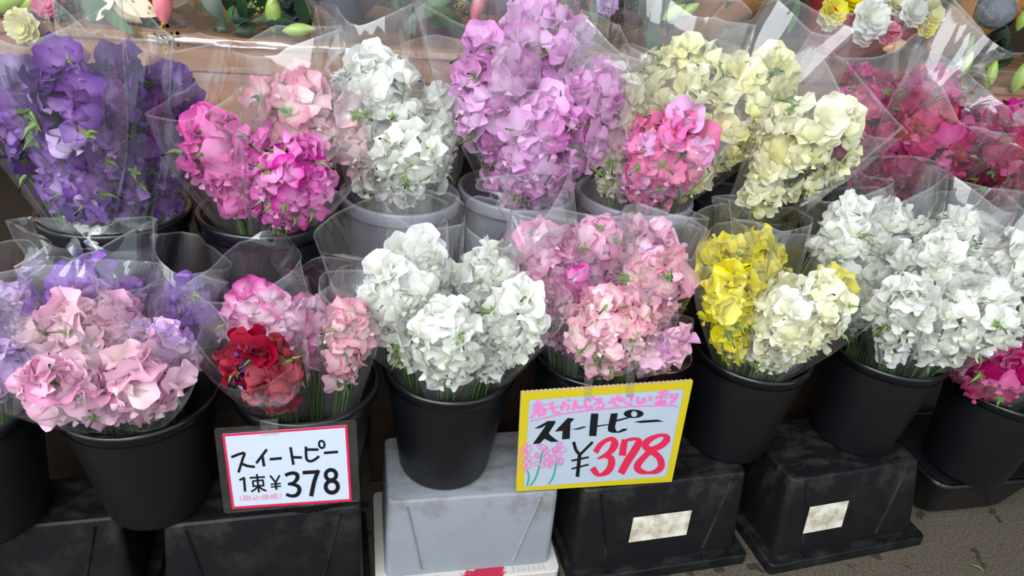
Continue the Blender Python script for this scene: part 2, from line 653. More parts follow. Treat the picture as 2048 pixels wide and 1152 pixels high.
def crate(px0, px1, dep, mat, label, lipmat=None, paper=None, z1=0.24, taper=0.038, sides=(0.063, 0.063)):
    """px0, px1: the two ends of the upper front edge in the photograph; they lie on the plane z = z1"""
    a, b = atZ(px0[0], px0[1], z1), atZ(px1[0], px1[1], z1)
    ang = math.atan2(b.y - a.y, b.x - a.x)
    W = (b - a).length
    t = thing('storage_crate', label, 'crate', (a.x, a.y, 0), 'upturned crates under the front row')
    t.rotation_euler = (0, 0, ang)
    r = 0.014
    tl, tr = max(0.004, sides[0] - 0.025), max(0.004, sides[1] - 0.025)   # flare of the two side walls
    rings = []
    for z, off in ((0.020, taper), (0.10, taper * 0.68), (z1 - 0.016, 0.003), (z1 - 0.005, 0.0), (z1 - 0.001, -0.004), (z1, -0.012)):
        fl, fr = (off * tl / taper, off * tr / taper) if off > 0 else (off, off)
        rings.append([(x, y, z) for x, y in rrect(-fl, W + fr, -off, dep + off, max(0.008, r + off * 0.1))])
    n = len(rings[0])
    v = [q for rg in rings for q in rg]
    f = []
    for j in range(len(rings) - 1):
        for i in range(n):
            k = (i + 1) % n
            f.append((j * n + i, j * n + k, (j + 1) * n + k, (j + 1) * n + i))
    top = len(v)
    # recessed base panel
    ins = [(x, y, z1) for x, y in rrect(0.022, W - 0.022, 0.022, dep - 0.022, 0.012)]
    ins2 = [(x, y, z1 - 0.0008) for x, y in rrect(0.027, W - 0.027, 0.027, dep - 0.027, 0.010)]
    v += ins + ins2
    l = (len(rings) - 1) * n
    for i in range(n):
        k = (i + 1) % n
        f.append((l + i, l + k, top + k, top + i))
        f.append((top + i, top + k, top + n + k, top + n + i))
    f.append(tuple(range(top + n, top + 2 * n)))
    me = mesh('crate_body', v, f, mat)
    me.set_sharp_from_angle(angle=math.radians(28))
    at = me.attributes.new('dust', 'FLOAT', 'POINT')
    at.data.foreach_set('value', [1.0 if q[2] > z1 - 0.02 else 0.14 for q in v])
    obj('crate_body', me, t)
    # rim lip standing on the floor
    o1, o2 = taper, taper + 0.022
    prof = [(o1 - 0.006, 0.030), (o2, 0.028), (o2 + 0.002, 0.026), (o2 + 0.003, 0.0), (o2 - 0.004, 0.0)]
    v, f = [], []
    for off, z in prof:
        e_ = off - taper
        v += [(x, y, z) for x, y in rrect(-tl - min(e_, sides[0] - tl), W + tr + min(e_, sides[1] - tr), -off, dep + off, 0.014)]
    n = len(v) // len(prof)
    for j in range(len(prof) - 1):
        for i in range(n):
            k = (i + 1) % n
            f.append((j * n + k, j * n + i, (j + 1) * n + i, (j + 1) * n + k))
    me = mesh('rim_lip', v, f, lipmat or mat)
    me.set_sharp_from_angle(angle=math.radians(28))
    at = me.attributes.new('dust', 'FLOAT', 'POINT')
    at.data.foreach_set('value', [0.8 if q[2] > 0.025 else 0.3 for q in v])
    obj('rim_lip', me, t)
    # little notches on the lip
    for i in range(12):
        x = (0.02 + 0.012 * i) if i < 5 else (W - 0.02 - 0.012 * (i - 5))
        bv, bf = box_vf(x, x + 0.005, -o2 + 0.004, -o1 - 0.004, 0.024, 0.033)
        m2 = mesh('notch', bv, bf, lipmat or mat, smooth=False)
        a2 = m2.attributes.new('dust', 'FLOAT', 'POINT')
        a2.data.foreach_set('value', [0.9] * 8)
        obj('notch', m2, t)
    # two slanting moulded ribs on the front wall
    for s in (0, 1):
        xa, xb = (0.040, 0.075) if s == 0 else (W - 0.040, W - 0.085)
        ya, yb = -0.004, -taper * 0.93
        pts = [Vector((xa, ya, z1 - 0.014)), Vector((xb, yb, 0.045))]
        v, f = [], []
        for p in pts:
            for dx, dy in ((-0.006, 0.004), (0.0, -0.0035), (0.006, 0.004)):
                v.append(p + Vector((dx, dy, 0)))
        f = [(0, 1, 4, 3), (1, 2, 5, 4)]
        m2 = mesh('rib', v, f, mat, smooth=False)
        a2 = m2.attributes.new('dust', 'FLOAT', 'POINT')
        a2.data.foreach_set('value', [0.7] * 6)
        obj('rib', m2, t)
    if paper:
        u0, u1, z0, zt, sk = paper
        nrm = 0.0035
        def onwall(u, z):
            k = 1 - (z - 0.03) / (z1 - 0.046)
            return (u * W, -(0.003 + (taper - 0.003) * k) - nrm, z)
        v = [onwall(u0, z0), onwall(u1, z0 + sk), onwall(u1 + 0.01, zt + sk), onwall(u0 + 0.01, zt)]
        v2 = [(q[0], q[1] - 0.0008, q[2]) for q in v]
        o = obj('paper_label', mesh('paper_label', v + v2, [(4, 5, 6, 7), (0, 1, 5, 4), (1, 2, 6, 5), (2, 3, 7, 6), (3, 0, 4, 7)], M_LABEL, smooth=False), t)
        o['label'] = 'stained off-white paper label'
    return t


M_LIP = plain('white_red_lip', (0.70, 0.68, 0.66), 0.5, col2=(0.62, 0.10, 0.22), noise_amt=0.02, scale=7)
for n_ in M_LIP.node_tree.nodes:                           # mostly worn white, red only in patches
    if n_.type == 'VALTORGB':
        n_.color_ramp.elements[1].position, n_.color_ramp.elements[0].position = 0.60, 0.57
crate((-110, 1068), (235, 1035), 0.125, M_CRATE, 'dusty black crate beneath the bucket of pale pink and violet sweet peas', sides=(0.063, 0.040))
crate((325, 1053), (722, 1012), 0.125, M_CRATE, 'black crate beneath the bucket with the white price card', sides=(0.038, 0.020))
crate((776, 1005), (1118, 981), 0.20, M_CRATEG, 'pale grey crate with a torn red and white lip', taper=0.016, sides=(0.024, 0.022), lipmat=M_LIP)
crate((1168, 982), (1496, 945), 0.20, M_CRATE, 'black crate with a wide stained paper label, next to the pale grey crate', sides=(0.016, 0.030), paper=(0.30, 0.66, 0.092, 0.158, 0.0))
crate((1585, 962), (1842, 922), 0.20, M_CRATE, 'dusty black crate with a small clean paper label on its front', sides=(0.030, 0.063), paper=(0.16, 0.46, 0.088, 0.162, 0.0))


# ------------------------------------------------------------------ buckets
def bucket(name, x, y, z, rt, rb, H, mat, label, group, lip=0.022):
    t = thing(name, label, 'bucket', (x, y, z), group)
    wl = 0.003
    prof = [(0.0, 0.0), (rb - 0.012, 0.0), (rb - 0.003, 0.004), (rb, 0.012), (rt - 0.006, H - lip), (rt - 0.006, H - 0.004),
            (rt - 0.006 - wl, H - 0.004), (rb - wl, 0.014), (rb - 0.014, 0.006), (0.0, 0.006)]
    v, f = lathe_vf(prof, 48)
    obj('body', mesh('body', v, f, mat), t)
    rl = [(rt - 0.008, H - lip), (rt - 0.001, H - lip - 0.002), (rt + 0.001, H - lip + 0.003), (rt + 0.003, H - 0.006), (rt + 0.0015, H - 0.001),
          (rt - 0.002, H), (rt - 0.007, H - 0.001), (rt - 0.0095, H - 0.005), (rt - 0.0095, H - lip)]
    v, f = lathe_vf(rl, 48, close=True)
    obj('rim', mesh('rim', v, f, M_BLACKR if mat is M_BLACK else M_SILVERR), t)
    wv, wf = lathe_vf([(0.0, H * 0.35), (rb + (rt - rb) * 0.3 - 0.006, H * 0.35)], 32)
    o = obj('water', mesh('water', wv, wf, M_WATER), t)
    return dict(x=x, y=y, rim=z + H, rt=rt, rb=rb, z=z, H=H, root=t)


M_WATER = plain('dark_water', (0.03, 0.05, 0.04), 0.05)
GB = 'buckets of the front row'
GU = 'buckets of the upper tier'
BK = {
    'F0': bucket('flower_bucket', -0.665, 1.10, 0.2396, 0.135, 0.10, 0.27, M_BLACK, 'black bucket of lavender sweet peas standing on the same crate as the pale pink ones', GB),
    'F1': bucket('flower_bucket', -0.372, 1.110, 0.2396, 0.135, 0.092, 0.272, M_BLACK, 'black bucket of pale pink and violet sweet peas standing across two black crates', GB),
    'F2': bucket('flower_bucket', -0.083, 1.122, 0.2396, 0.135, 0.092, 0.27, M_BLACK, 'black bucket with the white price card hung on its rim', GB),
    'F3': bucket('flower_bucket', 0.199, 1.161, 0.2396, 0.135, 0.098, 0.27, M_BLACK, 'black bucket of white sweet peas standing on the pale grey crate', GB),
    'F4': bucket('flower_bucket', 0.519, 1.188, 0.2396, 0.135, 0.10, 0.27, M_BLACK, 'black bucket of pink sweet peas behind the yellow-bordered price card', GB),
    'F5': bucket('flower_bucket', 0.893, 1.174, 0.2396, 0.135, 0.10, 0.27, M_BLACK, 'black bucket of bright yellow and cream sweet peas', GB),
    'F6': bucket('flower_bucket', 1.247, 1.165, 0.2396, 0.138, 0.10, 0.27, M_BLACK, 'black bucket of white sweet peas on the crate with the small clean label', GB),
    'F7': bucket('flower_bucket', 1.595, 1.11, 0.15, 0.135, 0.10, 0.27, M_BLACK, 'black bucket of deep magenta sweet peas set low on a black tub', GB),
    'B1': bucket('flower_bucket', -0.436, 1.362, 0.485, 0.133, 0.10, 0.27, M_BLACK, 'black bucket of deep purple sweet peas on the step', GU, 0.03),
    'B2': bucket('flower_bucket', -0.158, 1.362, 0.485, 0.133, 0.10, 0.27, M_BLACK, 'black bucket of hot pink and salmon sweet peas on the step', GU, 0.03),
    'B3': bucket('flower_bucket', 0.112, 1.462, 0.485, 0.130, 0.10, 0.27, M_SILVER, 'silver bucket of white sweet peas on the step', GU, 0.030),
    'B4': bucket('flower_bucket', 0.383, 1.502, 0.485, 0.135, 0.10, 0.27, M_SILVER, 'silver bucket of lilac-pink sweet peas on the step', GU, 0.030),
    'B5': bucket('flower_bucket', 0.674, 1.486, 0.485, 0.140, 0.10, 0.27, M_SILVER, 'silver bucket of cream and coral-pink sweet peas on the step', GU, 0.030),
    'B6': bucket('flower_bucket', 0.955, 1.445, 0.485, 0.133, 0.10, 0.27, M_BLACK, 'black bucket of pale cream sweet peas on the step', GU, 0.03),
    'B7': bucket('flower_bucket', 1.275, 1.475, 0.485, 0.133, 0.10, 0.27, M_BLACK, 'black bucket of magenta sweet peas on the step next to the cream ones', GU, 0.03),
    'B8': bucket('flower_bucket', 1.575, 1.475, 0.485, 0.133, 0.10, 0.27, M_BLACK, 'black bucket of crimson-magenta sweet peas on the step below the lily buds', GU, 0.03),
}
# low black tub under the magenta bucket: tapers down to the floor
TC = (1.63, 1.17)
t = thing('black_tub', 'low black rectangular tub carrying the low magenta bucket', 'tub', (TC[0], TC[1], 0))
prof = [(0.0, -0.045), (0.02, -0.032), (0.12, -0.006), (0.13, 0.004), (0.150, 0.006), (0.150, 0.0), (0.12, -0.01), (0.02, -0.036)]
v, f = [], []
for z, o in prof:
    v += [(TC[0] + x, TC[1] + y, z) for x, y in rrect(-0.165 - o, 0.175 + o, -0.13 - o, 0.145 + o, 0.04)]
n = len(v) // len(prof)
for j in range(len(prof) - 1):
    for i in range(n):
        f.append((j * n + i, j * n + (i + 1) % n, (j + 1) * n + (i + 1) % n, (j + 1) * n + i))
f.append(tuple(range(n))[::-1])
part('tub_body', v, f, M_BLACK, t)
bevel_box('lid', (TC[0] - 0.16, TC[0] + 0.17, TC[1] - 0.125, TC[1] + 0.14, 0.145, 0.150), M_BLACK, t, 0.002)

# ------------------------------------------------------------------ bouquets
G_UP = 'wrapped sweet pea bouquets of the upper tier'
G_LO = 'wrapped sweet pea bouquets of the front row'


def head_profile(s):
    if s < 0.68:
        return 0.46 + 0.54 * smooth01(s / 0.68)
    q = (s - 0.68) / 0.32
    return math.sqrt(max(0.0, 1 - 0.72 * q * q))


ALL = []                                                    # every bouquet, measured before any is built


def measure(bk, neck, top, wpx, dy, pals, label, ef=0.05, eb=0.30, wf=1.22, film=None, dens=1.0, bs=1.0, stems=9, roll=0.0, back=0.75):
    B = BK[bk]
    rim = B['rim']
    Pn = atZ(neck[0], neck[1], rim + 0.012)
    d = Vector((Pn.x - B['x'], Pn.y - B['y'], 0))
    mxr = B['rt'] - 0.045
    if d.length > mxr:
        d *= mxr / d.length
        Pn = Vector((B['x'] + d.x, B['y'] + d.y, rim + 0.012))
    Pt = atY(top[0], top[1], Pn.y + dy)
    a = Pt - Pn
    L = a.length
    a.normalize()
    R = wpx / 2 * depth(Pn.lerp(Pt, 0.7)) / F_PX
    e1 = (CAM_RIGHT - a * CAM_RIGHT.dot(a)).normalized()
    e2 = a.cross(e1).normalized()                           # away from the camera
    if e2.y < 0:
        e2 = -e2
    foot = Vector((B['x'] + d.x * 0.5, B['y'] + d.y * 0.5, B['z'] + 0.012))
    ALL.append(dict(bk=bk, B=B, Pn=Pn, a=a, L=L, R=R, Rb=R * back, e1=e1, e2=e2, foot=foot, wf=wf, ef=ef, eb=eb, pals=pals, label=label,
                    film=film, dens=dens, bs=bs, stems=stems, roll=roll, top=1 + max(ef, eb) + 0.15))


A0 = 0.034


def sleeve_size(K, l):
    """half width and half depth of a sleeve at distance l above its neck"""
    g = (l + 0.10) / (K['L'] + 0.10)
    k = smooth01(min(1, g * 1.15)) * 0.55 + 0.45 * g
    hw = A0 + (K['R'] * K['wf'] - A0) * k
    hb = A0 * 0.8 + (K['Rb'] * K['wf'] * 1.02 - A0 * 0.8) * min(k, 1.0) * (1 - 0.35 * smooth01((g - 1) * 2.5))
    return max(0.012, hw), max(0.012, hb)


def inside(K, p):
    """(height above the neck, 0 on the axis .. 1 on the sleeve)"""
    q = p - K['Pn']
    l = q.dot(K['a'])
    if l < -0.11 or l > K['L'] * K['top']:
        return l, 9.0
    hw, hb = sleeve_size(K, l)
    return l, math.hypot(q.dot(K['e1']) / hw, q.dot(K['e2']) / hb)


def squeeze(p, c, bad):
    """slide p toward c until it is no longer bad"""
    lo, hi = 0.0, 1.0
    for _ in range(9):
        m = (lo + hi) / 2
        if bad(p.lerp(c, m)):
            lo = m
        else:
            hi = m
    return p.lerp(c, hi)


def settle(K, near, p, film):
    """give way to the bunches pressed against this one: each keeps to its own side"""
    for _ in range(2):
        for J in near:
            lj, dj = inside(J, p)
            if dj > 1.25:
                continue
            li, di = inside(K, p)
            c = K['Pn'] + K['a'] * li
            if film and li > K['L']:
                if lj <= J['L']:
                    if dj < 1.0:                            # loose film lies over the neighbour's blossoms
                        if inside(J, c)[1] >= 1.0:
                            p = squeeze(p, c, lambda q: inside(J, q)[1] < 1.0)
                        else:
                            cj = J['Pn'] + J['a'] * lj
                            p = cj + (p - cj) * (1.02 / max(dj, 0.15))
                elif di > 0.97 * dj:
                    p = squeeze(p, c, lambda q: inside(K, q)[1] > 0.97 * inside(J, q)[1])
            elif lj <= J['L']:
                m = 0.97 if film else 0.80
                if di > m * dj:
                    p = squeeze(p, c, lambda q: inside(K, q)[1] > m * inside(J, q)[1])
    return p


def bucket_r(B, z):
    return B['rb'] + (B['rt'] - B['rb']) * max(0, min(1, (z - B['z']) / B['H'])) + 0.004


def clear_solids(K, p, gap):
    """stay out of the other buckets, the bench and the hung cards"""
    for nm, B in BK.items():
        if nm == K['bk'] or not (B['z'] - gap < p.z < B['rim'] + gap):
            continue
        h = Vector((p.x - B['x'], p.y - B['y'], 0))
        r = bucket_r(B, p.z) + gap
        if 1e-6 < h.length < r:
            h *= r / h.length
            p = Vector((B['x'] + h.x, B['y'] + h.y, p.z))
    lim = 1.762 - gap if p.z < 1.0 else 1.745
    if K['bk'][0] == 'B' and p.y > lim:
        p = Vector((p.x, lim, p.z))
    if K['bk'] in CARD_Y:
        yc, zc, xa, xb = CARD_Y[K['bk']]
        if p.z < zc + gap and xa < p.x < xb and p.y < yc + gap:
            p = Vector((p.x, yc + gap, p.z))
    return p


CARD_Y = {'F4': (1.0495, atY(1200, 768, 1.043).z + 0.012, 0.30, 0.70), 'F2': (0.9795, atY(570, 845, 0.977).z + 0.012, -0.25, 0.05)}


def build(K):
    B, Pn, a, L, R, Rb, e1, e2, foot = (K[q] for q in ('B', 'Pn', 'a', 'L', 'R', 'Rb', 'e1', 'e2', 'foot'))
    bk, pals, label, ef, eb, wf, film, dens, bs, stems, roll = (K[q] for q in ('bk', 'pals', 'label', 'ef', 'eb', 'wf', 'film', 'dens', 'bs', 'stems', 'roll'))
    rim = B['rim']
    rr = random.Random(hash_int(label))
    mid_ = Pn + a * (L * 0.6)
    near = [J for J in ALL if J is not K and (J['Pn'] + J['a'] * (J['L'] * 0.6) - mid_).length < 0.42]
    root = thing('sweet_pea_bouquet', label, 'bouquet', tuple(foot), G_UP if bk[0] == 'B' else G_LO)
    # ---- blossoms over the head
    per = math.pi * (R + Rb)
    bs *= 1.12 if bk[0] == 'B' else 1.0
    sp = 0.041 * bs
    n = int(dens * per * (L * 0.86 + R * 0.5) / (sp * sp)) + 6
    n = min(n, 150)
    view = (Pn - CAM).normalized()
    L2 = L - 0.016
    heads = []
    for i in range(n):
        s = (i + 0.5) / n
        s = 1 - (1 - s) ** 1.15
        phi = i * 2.39996 + rr.uniform(-0.35, 0.35)
        pr = head_profile(s)
        q = pr * rr.choice((rr.uniform(0.72, 0.95), rr.uniform(0.85, 1.10)))
        if s > 0.9:
            q *= rr.uniform(0.2, 1.0)
        nd = e1 * math.cos(phi) + e2 * math.sin(phi)
        p = Pn + a * (s * L2 - 0.006 + rr.uniform(-0.012, 0.012)) + e1 * (math.cos(phi) * max(0.006, (R * q - 0.016))) + e2 * (math.sin(phi) * max(0.006, (Rb * q - 0.016)))
        nn = (nd + a * (0.15 + 1.2 * max(0, s - 0.5))).normalized()
        if nn.dot(view) > 0.35 and rr.random() < 0.62:
            continue
        # keep inside the bucket below the rim
        h = Vector((p.x - B['x'], p.y - B['y'], 0))
        if p.z < rim + 0.016 and h.length > B['rt'] - 0.034:
            h *= (B['rt'] - 0.034) / h.length
            p = Vector((B['x'] + h.x, B['y'] + h.y, max(p.z, rim - 0.01)))
        p0 = p
        p = clear_solids(K, settle(K, near, p, False), 0.018)
        shrink = 0.88 if (p - p0).length > 0.006 else 1.0
        flip = rr.random() < 0.20
        fwd = -nn if flip else nn                            # the blossom faces along -y local
        fwd = (fwd + Vector((rr.uniform(-1, 1), rr.uniform(-1, 1), rr.uniform(-1, 1))) * 0.55).normalized()
        up = (a + Vector((rr.uniform(-1, 1), rr.uniform(-1, 1), rr.uniform(-0.6, 1))) * 0.75)
        up = (up - fwd * up.dot(fwd)).normalized()
        xx = up.cross(fwd)                                   # x = up x fwd so that (x, -fwd, up) is right handed
        xx = (-fwd).cross(up).normalized()
        sc = bs * rr.uniform(1.10, 1.62) * (0.85 + 0.2 * s) * shrink
        M = Matrix((xx, -fwd, up)).transposed().to_4x4()
        M = Matrix.Translation(p - foot) @ M @ Matrix.Diagonal((sc, sc, sc, 1))
        pal = pals[0] if (len(pals) == 1 or rr.random() < 0.62) else rr.choice(pals[1:])
        o = bpy.data.objects.new('blossom', blossom_data(pal, rr.randrange(N_VAR)))
        C.objects.link(o)
        o.parent = root
        o.matrix_local = M
        heads.append(p)
        if flip and nn.dot(view) < 0.3:
            c = bpy.data.objects.new('calyx', CALYX)
            C.objects.link(c)
            c.parent = o
    # ---- stems
    rr.shuffle(heads)
    for p in heads[:stems]:
        base = foot + Vector((rr.uniform(-0.01, 0.01), rr.uniform(-0.01, 0.01), 0))
        nk = Pn + e1 * rr.uniform(-0.3, 0.3) * R + e2 * rr.uniform(-0.3, 0.3) * Rb - Vector((0, 0, 0.02))
        nk = settle(K, near, nk, False)
        pts = [base, base.lerp(nk, 0.6), nk, nk.lerp(p, 0.5) + a * 0.004, p]
        v, f = tube_vf(pts, [0.0028, 0.0026, 0.0024, 0.002, 0.0014], 5)
        part('stem', v, f, M_STEM, root)
    # ---- sleeve of clear film
    us = [2 * math.pi * i / 52 for i in range(52)]
    for c0 in (0.0, math.pi):
        us += [(c0 - 0.035) % (2 * math.pi), c0 + 0.035]
    us = sorted(us)
    ts = [j / 11 for j in range(11)] + [0.985, 1.0]
    nu, nv = len(us), len(ts)
    v, f, uv, ed = [], [], [], []
    ph = [rr.uniform(0, 6.28) for _ in range(4)]
    pk = rr.uniform(-0.10, 0.18)
    pk2 = rr.uniform(-0.10, 0.18)
    cb, cf = rr.uniform(-0.55, 0.55), rr.uniform(-0.4, 0.4)
    a0 = 0.034
    for j in range(nv):
        tt = ts[j]
        for i in range(nu):
            u = us[i]
            c, s = math.cos(u), math.sin(u)
            se = 0.5 * (ef + eb) + (pk if c > 0 else pk2)         # height of the seam corner
            mid = eb if s >= 0 else ef
            c0 = cb if s >= 0 else cf
            q = (c - c0) / ((1 - c0) if c > c0 else (1 + c0))
            ext = mid + (se - mid) * abs(q) ** 1.25
            l = -0.10 + (L * (1 + ext) + 0.10) * tt            # distance along the axis from the neck
            g = (l + 0.10) / (L + 0.10)
            hw, hb = sleeve_size(K, l)
            fold = 0.04 * (abs(((u * 4 + ph[2]) / math.pi) % 2 - 1) - 0.5) + 0.022 * (abs(((u * 9 + ph[3] + 2 * g) / math.pi) % 2 - 1) - 0.5)
            fold *= min(1.3, g) * 1.2
            x = math.copysign(abs(c) ** 0.95, c) * (1 + fold + roll * s)
            y = math.copysign(abs(s) ** 0.85, s) * (1 + fold)
            p = Pn + a * l + e1 * (hw * x) + e2 * (hb * y)
            p = clear_solids(K, settle(K, near, p, True), 0.004)
            h = Vector((p.x - B['x'], p.y - B['y'], 0))
            lim = (bucket_r(B, p.z) - 0.020 if p.z < rim else B['rt'] - 0.013) + max(0, p.z - rim - 0.004) * 2.2
            if p.z < rim + 0.10 and h.length > lim:
                h *= lim / h.length
                p = Vector((B['x'] + h.x, B['y'] + h.y, p.z))
            v.append(p)
            uv.append((u / 6.2832, l * 3.5 + ph[0]))
            seam = min(abs(u), abs(u - math.pi), abs(u - 2 * math.pi)) < 0.01
            ed.append(1.0 if (tt == 1.0 or seam) else 0.0)  # painted bright lines: top cut and both seams
    for j in range(nv - 1):
        for i in range(nu):
            k = (i + 1) % nu
            f.append((j * nu + i, j * nu + k, (j + 1) * nu + k, (j + 1) * nu + i))
    fo = part('wrapping_film', v, f, film or M_FILM, root, uvs=uv)
    fo.data.attributes.new('edge', 'FLOAT', 'POINT').data.foreach_set('value', ed)
    return root


def hash_int(s):
    h = 7
    for ch in s:
        h = (h * 131 + ord(ch)) % 1000003
    return h


# upper tier ------------------------------------------------------------
bq = measure
# deep purple
bq('B1', (140, 425), (15, 135), 175, -0.02, ['violet', 'violetdk', 'purple'], 'deep purple sweet peas leaning out over the edge of their black bucket', ef=0.1, eb=0.35)
bq('B1', (185, 440), (120, 112), 190, -0.04, ['violet', 'violetdk', 'purple', 'lavender'], 'purple sweet peas with one pale mauve blossom in front, in the purple bucket', ef=0.12, eb=0.3)
bq('B1', (250, 430), (235, 118), 170, 0.02, ['violetdk', 'violet'], 'darkest violet sweet peas standing upright in the purple bucket', ef=0.15, eb=0.3)
bq('B1', (310, 410), (345, 135), 160, 0.03, ['violetdk', 'violet'], 'dark violet sweet peas leaning toward the hot pink bucket', ef=0.1, eb=0.25)
# hot pink and salmon
bq('B2', (600, 400), (585, 150), 190, 0.06, ['salmon', 'blush', 'salmon'], 'salmon and blush sweet peas standing tall behind the hot pink ones', ef=0.12, eb=0.4)
bq('B2', (480, 425), (405, 215), 170, -0.02, ['hotpink'], 'clear hot pink sweet peas leaning toward the purple bucket', ef=0.05, eb=0.2, wf=1.35)
bq('B2', (560, 445), (610, 285), 205, -0.07, ['fuchsia', 'hotpink', 'fuchsia'], 'magenta-pink sweet peas spilling over the front of the salmon ones', ef=-0.35, eb=0.15, bs=0.85)
# white in silver
bq('B3', (770, 385), (740, 98), 185, 0.05, ['white'], 'tallest white sweet peas at the back of the silver bucket', ef=0.15, eb=0.45)
bq('B3', (870, 375), (875, 175), 125, 0.04, ['white'], 'white sweet peas in the silver bucket beside the lilac-pink ones', ef=0.15, eb=0.5)
bq('B3', (730, 395), (700, 215), 90, -0.01, ['white', 'blush'], 'narrow white sweet pea bunch in the silver bucket beside the salmon ones', ef=0.1, eb=0.4)
bq('B3', (805, 402), (820, 258), 150, -0.05, ['white'], 'short white sweet peas at the front of the silver bucket', ef=-0.1, eb=0.3)
# lilac pink in silver
bq('B4', (1080, 375), (1080, 5), 230, 0.06, ['lilac', 'lilac', 'lilacdk'], 'tallest lilac-pink sweet peas at the back of their silver bucket', ef=0.1, eb=0.2)
bq('B4', (1095, 390), (1215, 130), 165, 0.0, ['lilac', 'lilacdk'], 'lilac-pink sweet peas leaning toward the cream ones', ef=0.12, eb=0.25)
bq('B4', (1005, 402), (965, 70), 180, -0.04, ['lilac', 'lilacdk'], 'lilac-pink sweet peas leaning toward the white ones', ef=0.12, eb=0.2)
bq('B4', (1050, 408), (1090, 190), 200, -0.07, ['lilac', 'lilacdk'], 'lilac-pink sweet peas with bare stems showing at the front of their silver bucket', ef=0.2, eb=0.4)
# cream and coral in silver
bq('B5', (1320, 375), (1390, 85), 230, 0.06, ['butter', 'cream'], 'tall pale butter-cream sweet peas behind the coral-pink bunch', ef=0.12, eb=0.35)
bq('B5', (1380, 390), (1560, 105), 200, 0.03, ['butter', 'cream'], 'pale butter-cream sweet peas leaning toward the magenta ones', ef=0.12, eb=0.35)
bq('B5', (1205, 395), (1262, 170), 130, 0.0, ['cream', 'butter', 'blush'], 'cream sweet peas in the silver bucket beside the lilac-pink ones', ef=0.1, eb=0.3)
bq('B5', (1285, 420), (1370, 225), 195, -0.08, ['coral', 'hotpink', 'lilac'], 'coral and hot pink sweet peas at the front of the cream ones', ef=-0.1, eb=0.25, bs=0.9)
# cream in black
bq('B6', (1500, 430), (1690, 205), 215, -0.06, ['cream', 'cream', 'butter'], 'pale cream sweet peas leaning far out of their black bucket', ef=-0.05, eb=0.2)
# magenta
bq('B7', (1740, 360), (1725, 140), 170, 0.04, ['magenta', 'cerise'], 'magenta sweet peas behind the leaning cream bunch', ef=0.15, eb=0.45)
bq('B7', (1800, 350), (1885, 140), 170, 0.05, ['magenta', 'cerise'], 'magenta sweet peas below the red-wrapped carnations', ef=0.2, eb=0.5)
bq('B7', (1830, 385), (1900, 230), 220, -0.05, ['magenta', 'cerise', 'red'], 'deep magenta sweet peas hanging forward over the white ones', ef=0.05, eb=0.4)
bq('B8', (1960, 390), (2000, 215), 200, 0.0, ['magenta', 'cerise'], 'crimson-magenta sweet peas in front of the lily buds', ef=0.1, eb=0.3)
bq('B8', (2010, 410), (2075, 265), 210, -0.05, ['magenta', 'red'], 'darkest crimson-magenta sweet peas beside the white front bunches', ef=0.0, eb=0.2)

# front row -----------------------------------------------------------------
bq('F0', (0, 735), (20, 585), 150, 0.02, ['lavender', 'violet'], 'dusky lavender sweet peas in the bucket next to the pale pink ones', ef=0.1, eb=0.6, film=M_FILMC)
bq('F0', (-10, 780), (15, 695), 140, -0.03, ['lavender'], 'grey-lavender sweet peas low at the edge of their bucket', ef=-0.2, eb=0.4)
bq('F1', (205, 715), (178, 522), 215, 0.05, ['purple'], 'bright violet sweet peas standing behind the pale pink ones', ef=0.1, eb=0.4)
bq('F1', (330, 715), (372, 568), 150, 0.04, ['purple'], 'bright violet sweet peas beside the picotee pink ones', ef=0.2, eb=0.6)
bq('F1', (190, 755), (135, 610), 190, -0.01, ['pink', 'blush'], 'pale pink sweet peas between the violet ones and the front bunches', ef=0.12, eb=0.3)
bq('F1', (245, 750), (235, 595), 150, 0.0, ['pink', 'rose', 'blush'], 'pale pink sweet peas with a green calyx showing, in the pink and violet bucket', ef=0.1, eb=0.3)
bq('F1', (305, 775), (335, 660), 160, -0.03, ['lavender', 'pink'], 'pale lavender sweet peas in the pale pink bucket', ef=0.2, eb=0.35)
bq('F1', (185, 850), (70, 738), 185, -0.09, ['pink', 'rose', 'pink'], 'pale pink sweet peas hanging out over the crate beside their bucket', ef=-0.15, eb=0.3)
bq('F1', (270, 865), (280, 728), 175, -0.06, ['pink', 'blush', 'rose'], 'pale pink sweet peas at the front of the pink and violet bucket', ef=-0.25, eb=0.15)
bq('F2', (560, 720), (500, 585), 190, 0.01, ['picotee', 'picotee', 'pink'], 'white and magenta picotee sweet peas behind the red ones', ef=0.15, eb=0.6)
bq('F2', (630, 720), (620, 600), 140, 0.03, ['picotee', 'rose'], 'rose picotee sweet peas in the bucket with the white price card', ef=0.15, eb=0.6, film=M_FILMC)
bq('F2', (685, 760), (705, 615), 110, -0.01, ['salmon', 'blush'], 'peach-pink sweet peas in a narrow sleeve beside the white ones', ef=0.1, eb=0.4)
bq('F2', (540, 820), (500, 685), 172, -0.08, ['red', 'red', 'violet', 'red', 'lavender'], 'crimson red sweet peas with a few lavender ones above the white price card', ef=-0.2, eb=0.2)
bq('F3', (840, 700), (850, 475), 150, 0.05, ['white'], 'tallest white sweet peas at the back of the bucket on the grey crate', ef=0.12, eb=0.35)
bq('F3', (810, 725), (775, 525), 160, -0.01, ['white'], 'white sweet peas in a wide sleeve beside the peach-pink ones', ef=0.12, eb=0.45, wf=1.5)
bq('F3', (960, 690), (985, 495), 130, 0.02, ['white'], 'white sweet peas beside the rose-pink ones', ef=0.1, eb=0.4)
bq('F3', (890, 785), (895, 610), 165, -0.06, ['white'], 'white sweet peas with green calyxes at the front of the bucket on the grey crate', ef=-0.15, eb=0.2)
